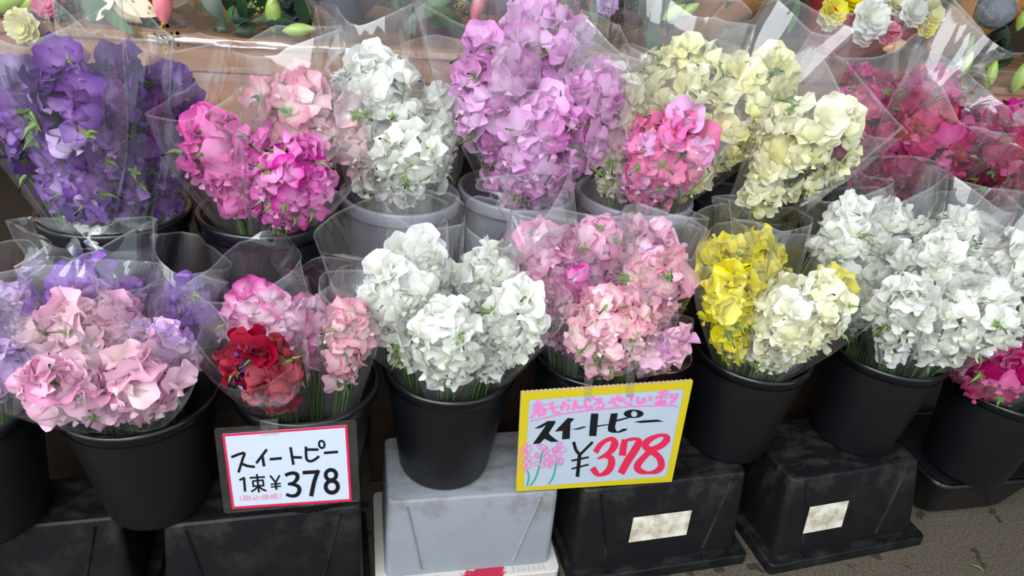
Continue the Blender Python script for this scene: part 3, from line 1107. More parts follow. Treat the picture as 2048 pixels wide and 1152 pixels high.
bq('F3', (985, 755), (1060, 580), 150, -0.05, ['white'], 'loose white sweet peas leaning toward the pink bucket', ef=-0.1, eb=0.25)
bq('F4', (1200, 650), (1195, 440), 190, 0.06, ['rose', 'picotee', 'pink'], 'rose-pink sweet peas at the back of the bucket behind the yellow-bordered card', ef=0.1, eb=0.35)
bq('F4', (1280, 660), (1320, 440), 150, 0.05, ['picotee', 'pink'], 'pink picotee sweet peas leaning toward the yellow ones', ef=0.1, eb=0.3)
bq('F4', (1120, 690), (1065, 450), 140, 0.02, ['rose', 'pink', 'picotee'], 'rose-pink sweet peas leaning toward the white bunch', ef=0.12, eb=0.3)
bq('F4', (1150, 705), (1148, 545), 80, -0.01, ['fuchsia', 'picotee'], 'small vivid magenta-pink sweet peas between rose and salmon bunches', ef=0.0, eb=0.3)
bq('F4', (1270, 690), (1325, 505), 150, -0.02, ['salmon', 'pink', 'rose'], 'salmon-pink sweet peas against the yellow ones', ef=0.1, eb=0.25)
bq('F4', (1270, 740), (1365, 680), 110, -0.08, ['pink', 'blush', 'lilac'], 'pale lilac-pink sweet peas poking out over the yellow-bordered card', ef=-0.35, eb=0.1)
bq('F4', (1205, 755), (1235, 595), 205, -0.06, ['salmon', 'blush', 'pink'], 'ruffled salmon and cream sweet peas above the yellow-bordered card', ef=-0.15, eb=0.2, bs=0.9)
bq('F5', (1460, 660), (1440, 480), 120, 0.03, ['yellow'], 'bright yellow sweet peas beside the pink picotee ones', ef=0.1, eb=0.3)
bq('F5', (1500, 655), (1520, 470), 150, 0.03, ['yellow'], 'bright yellow sweet peas at the back of their bucket', ef=0.15, eb=0.3, film=M_FILMC)
bq('F5', (1455, 720), (1460, 535), 130, -0.02, ['yellow'], 'bright yellow sweet peas standing next to the cream bunch', ef=0.1, eb=0.3)
bq('F5', (1580, 700), (1690, 535), 120, 0.0, ['yellow'], 'bright yellow sweet peas tucked behind the cream bunch', ef=0.05, eb=0.2)
bq('F5', (1545, 750), (1650, 560), 205, -0.06, ['cream', 'white', 'cream'], 'ruffled cream sweet peas at the front of the yellow bucket', ef=-0.15, eb=0.15, bs=0.88)
bq('F6', (1720, 650), (1690, 400), 150, 0.05, ['white'], 'white sweet peas behind the yellow ones', ef=0.1, eb=0.25)
bq('F6', (1770, 640), (1770, 405), 170, 0.05, ['white'], 'tall white sweet peas below the magenta bunch', ef=0.1, eb=0.3)
bq('F6', (1830, 640), (1930, 430), 170, 0.05, ['white'], 'white sweet peas at the back of their bucket below the crimson ones', ef=0.1, eb=0.25)
bq('F6', (1850, 660), (2040, 480), 190, 0.02, ['white'], 'white sweet peas leaning far over the low magenta bucket', ef=0.1, eb=0.25)
bq('F6', (1835, 690), (1890, 490), 200, -0.03, ['white'], 'large white sweet peas with green calyxes between the other white bunches', ef=0.1, eb=0.25)
bq('F6', (1780, 730), (1810, 560), 115, -0.06, ['white'], 'slim white sweet pea bunch at the front rim of its bucket', ef=0.0, eb=0.2)
bq('F6', (1865, 725), (2000, 575), 200, -0.06, ['white'], 'full white sweet peas resting above the deep magenta bunch', ef=0.05, eb=0.2)
bq('F7', (1990, 790), (2010, 700), 190, -0.02, ['magenta', 'cerise'], 'deep magenta sweet peas low beneath the white ones', ef=0.0, eb=0.15)
for K_ in ALL:
    build(K_)

# ------------------------------------------------------------------ price cards
def ribbon(pts, w, steps=4):
    """a pen stroke in pixel space: pts (x, y) or (x, y, width) -> smooth band"""
    P = [(p[0], p[1], p[2] if len(p) > 2 else w) for p in pts]
    if len(P) > 2:
        Q = []
        for k in range(len(P) - 1):
            p0, p1, p2, p3 = P[max(k - 1, 0)], P[k], P[k + 1], P[min(k + 2, len(P) - 1)]
            for t_ in range(steps):
                t = t_ / steps
                Q.append(tuple(0.5 * ((2 * b) + (-a + c) * t + (2 * a - 5 * b + 4 * c - d) * t * t + (-a + 3 * b - 3 * c + d) * t ** 3)
                               for a, b, c, d in zip(p0, p1, p2, p3)))
        P = Q + [P[-1]]
        P = [(x, y, max(2, q)) for x, y, q in P]
    v, f = [], []
    for k, (x, y, ww) in enumerate(P):
        a, b = P[max(k - 1, 0)], P[min(k + 1, len(P) - 1)]
        dx, dy = b[0] - a[0], b[1] - a[1]
        l = math.hypot(dx, dy) or 1
        dx, dy = dx / l, dy / l
        e = 0.25 * ww * (-1 if k == 0 else (1 if k == len(P) - 1 else 0))
        h = ww / 2
        v += [(x + dx * e - dy * h, y + dy * e + dx * h), (x + dx * e + dy * h, y + dy * e - dx * h)]
    for k in range(len(P) - 1):
        f.append((2 * k, 2 * k + 1, 2 * k + 3, 2 * k + 2))
    return v, f


def ring(cx, cy, rx, ry, w, n=20, tilt=0.0):
    v, f = [], []
    for i in range(n):
        t = 2 * math.pi * i / n
        c, s = math.cos(t), math.sin(t)
        for q in (-w / 2, w / 2):
            x, y = (rx + q) * c, (ry + q) * s
            v.append((cx + x * math.cos(tilt) - y * math.sin(tilt), cy + x * math.sin(tilt) + y * math.cos(tilt)))
    for i in range(n):
        j = (i + 1) % n
        f.append((2 * i, 2 * i + 1, 2 * j + 1, 2 * j))
    return v, f


def poly(pts):
    t = tessellate_polygon([[Vector((x, y, 0)) for x, y in pts]])
    return list(pts), [tuple(q) for q in t]


class Ink:
    """collects flat marks given in the pixels of a zoomed crop (origin x0, y0, zoom s)"""
    def __init__(self, x0, y0, s):
        self.o, self.v, self.f = (x0, y0, s), [], []

    def crop(self, x0, y0, s):
        self.o = (x0, y0, s)
        return self

    def add(self, vf):
        x0, y0, s = self.o
        o = len(self.v)
        self.n = getattr(self, 'n', 0) + 1
        self.v += [(x0 + x / s, y0 + y / s, self.n * 0.000012 + i * 3e-7) for i, (x, y) in enumerate(vf[0])]
        self.f += [tuple(i + o for i in q) for q in vf[1]]
        return self

    def stroke(self, *pts, w):
        return self.add(ribbon(pts, w))


def card_pt(px, py, Y, lift):
    p = atY(px, py, Y)
    return Vector((p.x, p.y - lift, p.z))


def card_print(name, ink, Y, lift, mat, parent, label=None):
    o = part(name, [card_pt(q[0], q[1], Y, lift + (q[2] if len(q) > 2 else 0)) for q in ink.v], ink.f, mat, parent, smooth=False)
    if label:
        o['label'] = label
    return o


def slab(name, corners, Y, front, back, mat, parent, r=0):
    """flat card: corners TL TR BR BL in photo pixels on the plane y = Y"""
    if r:
        pts = []
        for k in range(4):
            c = Vector(corners[k])
            a = (Vector(corners[k - 1]) - c).normalized()
            b = (Vector(corners[(k + 1) % 4]) - c).normalized()
            for t in range(5):
                q = t / 4
                pts.append(tuple(c + a * r * (1 - q) ** 2 + b * r * q ** 2))
        corners = pts
    n = len(corners)
    v = [card_pt(x, y, Y, front) for x, y in corners] + [card_pt(x, y, Y, -back) for x, y in corners]
    f = [tuple(range(n)), tuple(range(2 * n - 1, n - 1, -1))] + [(i, i + n, (i + 1) % n + n, (i + 1) % n) for i in range(n)]
    return part(name, v, f, mat, parent, smooth=False)


def frame(ink, outer, inner):
    o = len(ink.v)
    ink.v += outer + inner
    for i in range(4):
        j = (i + 1) % 4
        ink.f.append((o + i, o + j, o + 4 + j, o + 4 + i))
    return ink


def flat_ink(name, col, rough=0.55):
    return plain(name, col, rough, 0.3)


M_PAPER = plain('card_paper', (0.73, 0.76, 0.81), 0.6, 0.3)
M_PAPERB = plain('card_board_white', (0.64, 0.68, 0.72), 0.6, 0.3)
M_INK = flat_ink('black_ink', (0.05, 0.055, 0.07))
M_INKR = flat_ink('red_border_ink', (0.78, 0.12, 0.28))
M_INKP = flat_ink('pink_small_print', (0.86, 0.50, 0.62))
M_PENP = flat_ink('pink_marker', (0.86, 0.42, 0.69))
M_PENR = flat_ink('red_marker', (0.78, 0.13, 0.27))
M_PENG = flat_ink('green_marker', (0.10, 0.58, 0.45))
M_YEL = flat_ink('yellow_card_border', (0.74, 0.66, 0.07))
M_BOARD = plain('cardboard', (0.72, 0.62, 0.46), 0.8, 0.2)
M_LAM = film_mat('clear_laminate', haze=0.012, gloss=1.0, rough=0.12)
M_TAPE = film_mat('clear_tape', haze=0.03, gloss=1.0, rough=0.15)


def text_mesh(body):
    cu = bpy.data.curves.new('tmp_text', 'FONT')
    cu.body = body
    cu.resolution_u = 3
    o = bpy.data.objects.new('tmp_text', cu)
    C.objects.link(o)
    dg = bpy.context.evaluated_depsgraph_get()
    me = bpy.data.meshes.new_from_object(o.evaluated_get(dg))
    v = [(q.co.x, q.co.y) for q in me.vertices]
    f = [tuple(p.vertices) for p in me.polygons]
    bpy.data.objects.remove(o)
    bpy.data.curves.remove(cu)
    bpy.data.meshes.remove(me)
    return v, f


YW = 0.977
t = thing('price_card', 'white laminated price card with a red border hung on a black bucket rim', 'price card', tuple(atY(574, 1015, YW)), 'price cards on the front row')
slab('laminate', [(428, 857), (712, 841), (721, 1002), (448, 1027)], YW, 0.0008, 0.0012, M_LAM, t, r=6)
slab('card_face', [(445, 868), (694, 850), (703, 1000), (465, 1016)], YW, 0.0016, 0.0, M_PAPER, t)
ink = frame(Ink(0, 0, 1), [(444.5, 867), (694.5, 849), (703.5, 1000.5), (464.5, 1016.5)], [(449.5, 871.2), (690, 853.5), (698.8, 996.2), (468.6, 1011.6)])
card_print('red_border', ink, YW, 0.0022, M_INKR, t)
k = Ink(450, 870, 8.192)
W_ = 42
for st in ([(115, 345), (310, 280), (290, 380), (225, 590)], [(270, 450), (360, 490), (480, 508)], [(680, 230), (520, 440)], [(610, 310), (640, 490)],
           [(745, 383), (920, 367)], [(1075, 195), (1120, 465)], [(1100, 350), (1250, 355)], [(1350, 225), (1520, 225)],
           [(1325, 185), (1335, 370), (1390, 415), (1460, 395), (1535, 340)], [(1630, 280), (1840, 262)]):
    k.stroke(*st, w=W_)
k.add(ring(1585, 140, 45, 60, 34, tilt=-0.2))
card_print('handwriting', k, YW, 0.0022, M_INK, t, 'black handwritten katakana')
k = Ink(460, 920, 8.533)
for st, w_ in (([(170, 325), (238, 292)], 32), ([(240, 292), (258, 515)], 36), ([(345, 290), (590, 275)], 28), ([(460, 235), (495, 530)], 30),
               ([(388, 345), (570, 328)], 26), ([(390, 345), (400, 440)], 26), ([(562, 330), (576, 430)], 26), ([(400, 432), (576, 418)], 24),
               ([(470, 440), (430, 485), (370, 522)], 27), ([(505, 440), (550, 482), (615, 508)], 27),
               ([(690, 255), (778, 370)], 27), ([(845, 250), (780, 370)], 27), ([(778, 370), (792, 485)], 30), ([(700, 400), (860, 385)], 22), ([(705, 445), (865, 430)], 22),
               ([(955, 240, 50), (1050, 208, 52), (1135, 225, 58), (1150, 290, 62), (1095, 368, 48), (1000, 395, 40)], 50),
               ([(1040, 398, 40), (1150, 425, 54), (1185, 500, 62), (1140, 580, 58), (1050, 598, 48), (972, 575, 46)], 50),
               ([(1255, 200), (1500, 186)], 54), ([(1505, 172, 56), (1440, 345, 62), (1388, 585, 64)], 60)):
    k.stroke(*[(q[0], q[1], q[2] * 1.12) if len(q) > 2 else q for q in st], w=w_ * 1.12)
k.add(ring(1722, 240, 90, 88, 64, 28)).add(ring(1737, 440, 104, 102, 68, 28))
card_print('printed_price', k, YW, 0.0022, M_INK, t, 'black printed price 378 yen per bunch')
tv, tf = text_mesh('（税込価格）')
x0_, x1_ = min(q[0] for q in tv), max(q[0] for q in tv)
y0_, y1_ = min(q[1] for q in tv), max(q[1] for q in tv)
k = Ink(460, 920, 8.533)
k.add(([(165 + (x - x0_) / (x1_ - x0_) * 710, 690 - (x - x0_) / (x1_ - x0_) * 42 - (y - y0_) / (y1_ - y0_) * 98) for x, y in tv], tf))
card_print('small_print', k, YW, 0.0022, M_INKP, t, 'pink tax-included note')
slab('tape', [(520, 838), (556, 835), (558, 868), (522, 870)], YW, 0.0026, -0.0024, M_TAPE, t)

YY = 1.043
t = thing('price_card', 'hand-lettered cardboard price card with a yellow border and drawn pink flowers', 'price card', tuple(atY(1190, 980, YY)), 'price cards on the front row')
OUT = [(1042, 785), (1385.5, 761), (1343, 962.5), (1032, 982)]
slab('cardboard', OUT, YY, 0.0, 0.0045, M_BOARD, t)
slab('card_face', OUT, YY, 0.0008, 0.0, M_PAPERB, t)
ink = frame(Ink(0, 0, 1), OUT, [(1058, 799), (1368, 776.7), (1332, 952.4), (1046.7, 974)])
card_print('yellow_border', ink, YY, 0.0015, M_YEL, t)
# ragged flutes of the cut cardboard edge
for i in range(38):
    q = (i + 0.5) / 38
    p = card_pt(1042 + (1385.5 - 1042) * q, 785 + (761 - 785) * q, YY, -0.0022)
    bevel_box('flute', (p.x - 0.0022, p.x + 0.0022, p.y - 0.0016, p.y + 0.0016, p.z - 0.002, p.z + 0.0022), M_BOARD, t, 0.0004)
k = Ink(1040, 770, 11.378)
for st, w_ in (([(300, 435), (490, 375)], 30), ([(295, 485), (580, 432)], 30), ([(285, 550), (500, 495)], 28), ([(400, 350), (400, 480), (340, 600), (255, 735)], 48),
               ([(450, 470), (540, 525), (640, 556)], 32), ([(395, 575), (545, 550), (560, 640)], 44), ([(395, 585), (430, 690)], 44), ([(430, 680), (560, 650)], 40), ([(430, 630), (530, 610)], 26),
               ([(640, 432), (770, 392)], 40), ([(745, 385), (690, 525), (765, 490)], 44), ([(765, 490), (755, 615), (890, 608)], 44), ([(840, 470), (730, 565)], 36),
               ([(900, 490), (1060, 440), (1105, 490), (1060, 550)], 48), ([(995, 380), (945, 545)], 62), ([(1070, 322), (1155, 350)], 42),
               ([(1265, 340), (1200, 540)], 66), ([(1205, 520), (1290, 450), (1330, 510), (1430, 480)], 54), ([(1480, 345), (1490, 480), (1540, 515), (1640, 472)], 62),
               ([(1545, 315), (1600, 350)], 48), ([(1645, 255), (1682, 305)], 48),
               ([(1710, 325), (1850, 305), (1690, 430)], 42), ([(1690, 430), (1850, 385), (1900, 450), (1840, 525), (1740, 510), (1800, 480)], 42),
               ([(245, 810), (800, 680), (1300, 598), (2048, 515)], 24)):
    k.stroke(*st, w=w_)
k.crop(1200, 760, 11.378)
for st, w_ in (([(0, 648), (230, 630)], 22), ([(190, 515), (330, 435), (450, 405), (520, 425), (430, 475)], 40), ([(290, 400), (325, 530), (395, 592)], 62), ([(405, 350), (400, 440)], 56),
               ([(480, 470), (570, 425)], 34), ([(600, 355), (770, 340)], 26), ([(690, 305), (702, 465)], 62), ([(560, 485), (610, 525), (710, 542)], 48),
               ([(855, 385), (850, 480), (890, 515), (965, 490)], 62), ([(975, 415), (1030, 475)], 62), ([(1135, 375), (1142, 435)], 72),
               ([(1310, 272), (1550, 240)], 26), ([(1270, 385), (1400, 335), (1550, 308)], 34), ([(1415, 250), (1390, 430)], 62), ([(1400, 350), (1262, 412)], 36), ([(1440, 362), (1540, 396)], 26),
               ([(1250, 500), (1370, 465), (1490, 460), (1460, 520), (1360, 548), (1255, 512)], 36), ([(1300, 520), (1430, 490)], 24),
               ([(1622, 318), (1625, 385)], 74), ([(1745, 300), (1715, 410), (1605, 512)], 62),
               ([(200, 632), (550, 600), (1000, 578), (1600, 566), (1750, 602)], 24)):
    k.stroke(*st, w=w_)
card_print('pink_lettering', k, YY, 0.0015, M_PENP, t, 'pink handwritten line of Japanese, underlined')
k = Ink(1060, 800, 7.314)
for pts in ([(60, 410), (260, 300), (370, 300), (365, 330), (270, 480), (310, 520), (415, 600), (310, 608), (210, 560), (140, 630), (38, 638), (235, 358), (150, 405)],
            [(360, 455), (550, 255), (650, 265), (590, 325), (578, 562), (465, 570), (475, 445)],
            [(600, 425), (690, 405), (770, 382), (825, 380), (790, 400), (710, 425)],
            [(890, 190), (998, 192), (968, 520), (860, 520)], [(980, 365), (1145, 345), (1145, 358), (980, 386)],
            [(1180, 190), (1282, 188), (1240, 390), (1255, 440), (1280, 455), (1360, 412), (1425, 412), (1400, 440), (1300, 472), (1200, 472), (1140, 450), (1135, 400)],
            [(1250, 285), (1440, 240), (1450, 258), (1250, 312)],
            [(1515, 312), (1660, 290), (1870, 280), (1950, 312), (1880, 312), (1610, 328)]):
    k.add(poly(pts))
n_ = 28
rv, rf = [], []
for i in range(n_):
    a_ = 2 * math.pi * i / n_
    rv += [(1512 + 145 * math.cos(a_), 195 + 62 * math.sin(a_)), (1520 + 46 * math.cos(a_), 198 + 44 * math.sin(a_))]
for i in range(n_):
    j_ = (i + 1) % n_
    rf.append((2 * i, 2 * i + 1, 2 * j_ + 1, 2 * j_))
k.add((rv, rf))
k.crop(1130, 860, 9.309)
for st, w_ in (([(160, 225), (200, 360), (268, 445)], 58), ([(505, 220), (290, 435)], 46), ([(270, 430), (228, 845)], 68), ([(125, 560), (230, 540), (430, 497)], 34), ([(125, 712), (430, 635)], 30)):
    k.stroke(*st, w=w_)
card_print('black_lettering', k, YY, 0.0015, M_INK, t, 'bold black brush katakana and yen sign')
k = Ink(1130, 860, 9.309)
for st in ([(575, 385, 105), (650, 270, 95), (780, 175, 75), (890, 165, 90), (920, 255, 145), (860, 370, 110), (750, 460, 80), (600, 525, 22)],
           [(740, 480, 40), (850, 520, 125), (855, 650, 130), (780, 765, 115), (650, 828, 60), (575, 790, 105), (525, 720, 118)],
           [(1065, 435, 132), (1085, 300, 128), (1105, 195, 110)], [(1060, 200, 30), (1200, 168, 60), (1330, 158, 60), (1370, 220, 130), (1280, 390, 140), (1160, 570, 140), (1050, 770, 132)],
           [(1600, 385, 110), (1495, 300, 125), (1510, 220, 130), (1620, 140, 95), (1760, 90, 62), (1880, 102, 80), (1890, 165, 130), (1800, 270, 110), (1620, 360, 110)],
           [(1620, 350, 110), (1470, 490, 105), (1360, 620, 125), (1345, 705, 130), (1420, 765, 100), (1550, 785, 48), (1690, 760, 95), (1780, 680, 125), (1780, 570, 125), (1720, 470, 115), (1590, 380, 110)]):
    k.add(ribbon(st, 100, 6))
card_print('red_digits', k, YY, 0.0017, M_PENR, t, 'large red brush digits 378')
k = Ink(1030, 870, 10.475)
for cx_, cy_, rx_, ry_ in ((210, 230, 50, 75), (280, 290, 60, 85), (150, 310, 50, 75), (210, 370, 55, 70), (290, 480, 55, 50), (145, 480, 50, 65), (230, 540, 60, 60), (170, 640, 45, 55), (300, 620, 42, 70),
                           (220, 690, 36, 46), (570, 245, 115, 55), (590, 230, 60, 35), (650, 315, 60, 35), (460, 420, 58, 58), (470, 410, 35, 35), (450, 590, 58, 45), (650, 450, 55, 75), (680, 440, 55, 50),
                           (570, 610, 55, 70), (640, 590, 50, 60), (920, 200, 55, 75), (940, 210, 35, 55), (1000, 300, 58, 55), (820, 300, 52, 58), (880, 370, 90, 55), (850, 320, 50, 60), (780, 480, 68, 65),
                           (830, 480, 60, 60), (740, 600, 42, 75), (760, 590, 30, 60), (950, 540, 55, 85), (960, 530, 35, 60)):
    k.add(ring(cx_, cy_, rx_, ry_, 17, 16, 0.3))
card_print('flower_drawing', k, YY, 0.0019, M_PENP, t, 'loose pink scribbled blossoms')
k = Ink(1030, 870, 10.475)
for st in ([(258, 740), (285, 860), (250, 1045)], [(570, 340), (500, 660), (420, 900), (320, 1040)], [(860, 570), (800, 850), (705, 1010)]):
    k.stroke(*st, w=28)
card_print('stem_drawing', k, YY, 0.0021, M_PENG, t, 'three drawn green stalks')
for xa, ya in ((1168, 762), (1252, 757)):
    slab('tape', [(xa, ya - 8), (xa + 17, ya - 9), (xa + 14, ya + 36), (xa - 2, ya + 37)], YY, 0.0030, -0.0026, M_TAPE, t)

# ------------------------------------------------------------------ mixed bouquets along the bench
M_LEAF = plain('leaf_green', (0.16, 0.30, 0.14), 0.4, 0.5, col2=(0.26, 0.42, 0.20), noise_amt=0.2, scale=25)
M_LEAFDK = plain('leaf_dark_green', (0.07, 0.15, 0.09), 0.4, 0.5, col2=(0.12, 0.24, 0.13), noise_amt=0.2, scale=25)
M_BUD = plain('lily_bud_green', (0.52, 0.64, 0.26), 0.4, 0.5, col2=(0.68, 0.76, 0.40), noise_amt=0.2, scale=30, stretch=(1, 1, 0.2))
M_BUDP = plain('lily_bud_pink', (0.84, 0.40, 0.46), 0.4, 0.5, col2=(0.90, 0.58, 0.60), noise_amt=0.2, scale=30)
M_SOLI = plain('goldenrod_yellow', (0.72, 0.66, 0.18), 0.7, 0.3, col2=(0.50, 0.54, 0.18), noise_amt=0.2, scale=50)
M_BLUE = plain('blue_paper', (0.16, 0.26, 0.46), 0.5)
M_REDP = plain('red_paper', (0.72, 0.14, 0.18), 0.6)
M_KRAFT = plain('kraft_paper', (0.74, 0.54, 0.32), 0.8, 0.2, col2=(0.66, 0.47, 0.28), noise_amt=0.2, scale=20)
M_FUZZ = plain('grey_fuzz', (0.52, 0.53, 0.55), 0.95, 0.1, col2=(0.40, 0.41, 0.44), noise_amt=0.2, scale=200, bump=0.8)
M_MAROON = plain('maroon_petal', (0.30, 0.08, 0.20), 0.5)
M_CREAMP = plain('ivory_petal', (0.90, 0.86, 0.74), 0.5, 0.4)
GMB = 'mixed bouquets on the bench'


SPANS = (-400, 158, 385, 640, 808, 1050, 1412, 1618, 1888, 2500)   # where one bench bouquet ends and the next begins
STRETCH = {}


def rest(verts, parent, soft):
    """keep a piece on the bench and within its bouquet's stretch: soft pieces give way, stiff ones are shifted whole"""
    x0, x1 = STRETCH[parent.name]
    vs = [Vector(q) for q in verts]
    if soft:
        for q in vs:
            q.x = max(x0, min(x1, q.x))
            q.y = max(1.752, q.y)
            if q.y > 1.768 and q.z < 1.006:
                q.z = 1.006
            elif q.y <= 1.768 and q.z < 1.006:
                q.y = min(q.y, 1.762)
        return vs
    lo, hi = min(q.x for q in vs), max(q.x for q in vs)
    dx = max(0, x0 - lo) - max(0, hi - x1) if hi - lo < x1 - x0 else 0
    deep = [q for q in vs if q.y > 1.766 and q.z < 1.006]
    up = max([1.006 - q.z for q in deep], default=0)
    out = max([q.y - 1.766 for q in deep], default=0)
    mv = Vector((dx, 0, up)) if up <= out * 1.5 else Vector((dx, -out, 0))
    return [q + mv for q in vs]


def frame_from(d, side=None):
    d = d.normalized()
    s_ = side or (RW @ Vector((0, 0, -1)))
    s_ = (s_ - d * s_.dot(d))
    if s_.length < 1e-4:
        s_ = d.orthogonal()
    s_.normalize()
    return d, s_, d.cross(s_)


def bud(p, d, ln, r, mat, parent, name='lily_bud'):
    d, a, b_ = frame_from(d)
    v, f = [], []
    n, m = 18, 9
    for j in range(m + 1):
        s = j / m
        for i in range(n):
            th = 2 * math.pi * i / n
            q = r * (math.sin(math.pi * min(1, s * 0.97 + 0.015)) ** 0.75) * (1 - 0.25 * s) * (0.93 + 0.09 * abs(math.cos(1.5 * th)) ** 0.5)
            v.append(p + d * (s * ln) + a * (q * math.cos(th)) + b_ * (q * math.sin(th)))
    for j in range(m):
        for i in range(n):
            k2 = (i + 1) % n
            f.append((j * n + i, j * n + k2, (j + 1) * n + k2, (j + 1) * n + i))
    return part(name, rest(v, parent, False), f, mat, parent)


def leaf(p, d, ln, wd, mat, parent, side=None, bend=0.25, name='leaf'):
    d, nrm, b_ = frame_from(d, side)
    v, f = [], []
    m = 8
    for j in range(m + 1):
        s = j / m
        w_ = wd * (math.sin(math.pi * (0.04 + 0.95 * s)) ** 0.8) * (1 - 0.25 * s)
        c = p + d * (s * ln) - nrm * (bend * ln * s * s)
        v += [c - b_ * w_ + nrm * (w_ * 0.25), c, c + b_ * w_ + nrm * (w_ * 0.25)]
    for j in range(m):
        for i in range(2):
            f.append((j * 3 + i, j * 3 + i + 1, j * 3 + i + 4, j * 3 + i + 3))
    return part(name, rest(v, parent, True), f, mat, parent)


def carnation(p, r, pal, parent, facing, seed, name='carnation'):
    d, a, b_ = frame_from(facing, Vector((0.2, 0.1, 1)))
    V, Fc, RD = [], [], []
    for k2, (rr2, cup) in enumerate(((1.0, -0.02), (0.86, -0.35), (0.66, -0.75), (0.42, -1.2))):
        v, f, rd = fan(r * rr2, -math.pi, math.pi, 40, 4, lambda u: 1.0, seed * 11 + k2, 0.13, 7 + 2 * k2, cup)
        o = len(V)
        V += [p + b_ * q.x + a * q.z - d * q.y for q in v]
        Fc += [tuple(i + o for i in q) for q in f]
        RD += rd
    o = part(name, rest(V, parent, False), Fc, PAL[pal], parent)
    o.data.attributes.new('rad', 'FLOAT', 'POINT').data.foreach_set('value', RD)
    return o


def sprig(p, r, n, mat, parent, seed, name='goldenrod_spray'):
    rr2 = random.Random(seed)
    v, f = [], []
    for i in range(n):
        c = p + Vector((rr2.gauss(0, 1), rr2.gauss(0, 0.6), rr2.gauss(0, 1))) * r * 0.5
        q = rr2.uniform(0.0025, 0.0055)
        o = len(v)
        v += [c + Vector(w_) * q for w_ in ((1, 0, 0), (-1, 0, 0), (0, 1, 0), (0, -1, 0), (0, 0, 1), (0, 0, -1))]
        f += [(o + a2, o + b2, o + 4) for a2, b2 in ((0, 2), (2, 1), (1, 3), (3, 0))] + [(o + b2, o + a2, o + 5) for a2, b2 in ((0, 2), (2, 1), (1, 3), (3, 0))]
    o = part(name, rest(v, parent, True), f, mat, parent)
    o['kind'] = 'stuff'
    return o


def cone_wrap(base, tip, r0, r1, mat, parent, name='wrapping_film', arc=2 * math.pi, start=0.0, wob=0.06, seed=1, flat=0.7, thick=False):
    rr2 = random.Random(seed)
    ph = [rr2.uniform(0, 6.28) for _ in range(3)]
    ax = tip - base
    L = ax.length
    d, a, b_ = frame_from(ax, Vector((0, -1, 0.2)))
    v, f, uv, ed = [], [], [], []
    nu, ts = 40, [0, 0.15, 0.3, 0.45, 0.6, 0.75, 0.88, 0.985, 1.0]
    for j, t_ in enumerate(ts):
        for i in range(nu + 1):
            u = start + arc * i / nu
            fold = wob * (abs(((u * 4 + ph[0]) / math.pi) % 2 - 1) - 0.5) + 0.5 * wob * (abs(((u * 9 + ph[1]) / math.pi) % 2 - 1) - 0.5)
            r = (r0 + (r1 - r0) * t_ ** 0.9) * (1 + 2 * fold * t_)
            l = L * t_ * (1 + 0.07 * math.sin(3 * u + ph[2]) * t_)
            v.append(base + d * l + a * (r * flat * math.cos(u)) + b_ * (r * math.sin(u)))
            uv.append((u / 6.28, l * 3.5))
            ed.append(1.0 if t_ == 1.0 else 0.0)
    for j in range(len(ts) - 1):
        for i in range(nu):
            q = j * (nu + 1) + i
            f.append((q, q + 1, q + nu + 2, q + nu + 1))
    o = part(name, rest(v, parent, True), f, mat, parent, uvs=uv)
    o.data.attributes.new('edge', 'FLOAT', 'POINT').data.foreach_set('value', ed)
    if thick:
        md = o.modifiers.new('thickness', 'SOLIDIFY')
        md.thickness = 0.0012
    return o


def at(px, py, Y=1.88):
    p = atY(px, py, Y)
    while p.z < 1.03 and Y > 1.755:                         # things low in the bunch lie nearer the bench edge, or over it
        Y -= 0.01
        p = atY(px, py, Y)
    return p


def img_dir(ax, ay, Y=1.92, px=1000, py=40):
    """direction in the plane y = Y that points (ax, ay) in the picture"""
    return (atY(px + ax, py + ay, Y) - atY(px, py, Y)).normalized()


def mixed(label, px, Y=1.95, name='mixed_bouquet', py=96):
    p = at(px, py, Y)
    t_ = thing(name, label, 'bouquet', (p.x, Y, 1.0), GMB)
    k_ = next(i for i in range(len(SPANS) - 1) if SPANS[i] <= px < SPANS[i + 1])
    STRETCH[t_.name] = (atY(SPANS[k_], 40, 1.88).x + 0.002, atY(SPANS[k_ + 1], 40, 1.88).x - 0.002)
    return t_


def foliage(parent, x0, x1, y0, y1, n, seed, Y=1.97, dk=0.7, size=1.0):
    rr2 = random.Random(seed)
    for i in range(n):
        p = at(rr2.uniform(x0, x1), rr2.uniform(y0, y1), Y + rr2.uniform(0.05, 0.14))
        d = Vector((rr2.uniform(-1, 1), rr2.uniform(-0.6, 0.3), rr2.uniform(-0.5, 1)))
        leaf(p, d, size * rr2.uniform(0.06, 0.12), size * rr2.uniform(0.012, 0.026), M_LEAFDK if rr2.random() < dk else M_LEAF, parent, bend=rr2.uniform(-0.1, 0.5))


def stems_to(parent, pts, Y=1.97):
    base = parent_origin(parent) + Vector((0, 0.10, 0.004))
    for p in pts:
        v, f = tube_vf([base, base.lerp(p, 0.5) + Vector((0, 0.03, 0)), p], [0.003, 0.003, 0.002], 6)
        part('stem', rest(v, parent, True), f, M_STEM, parent)


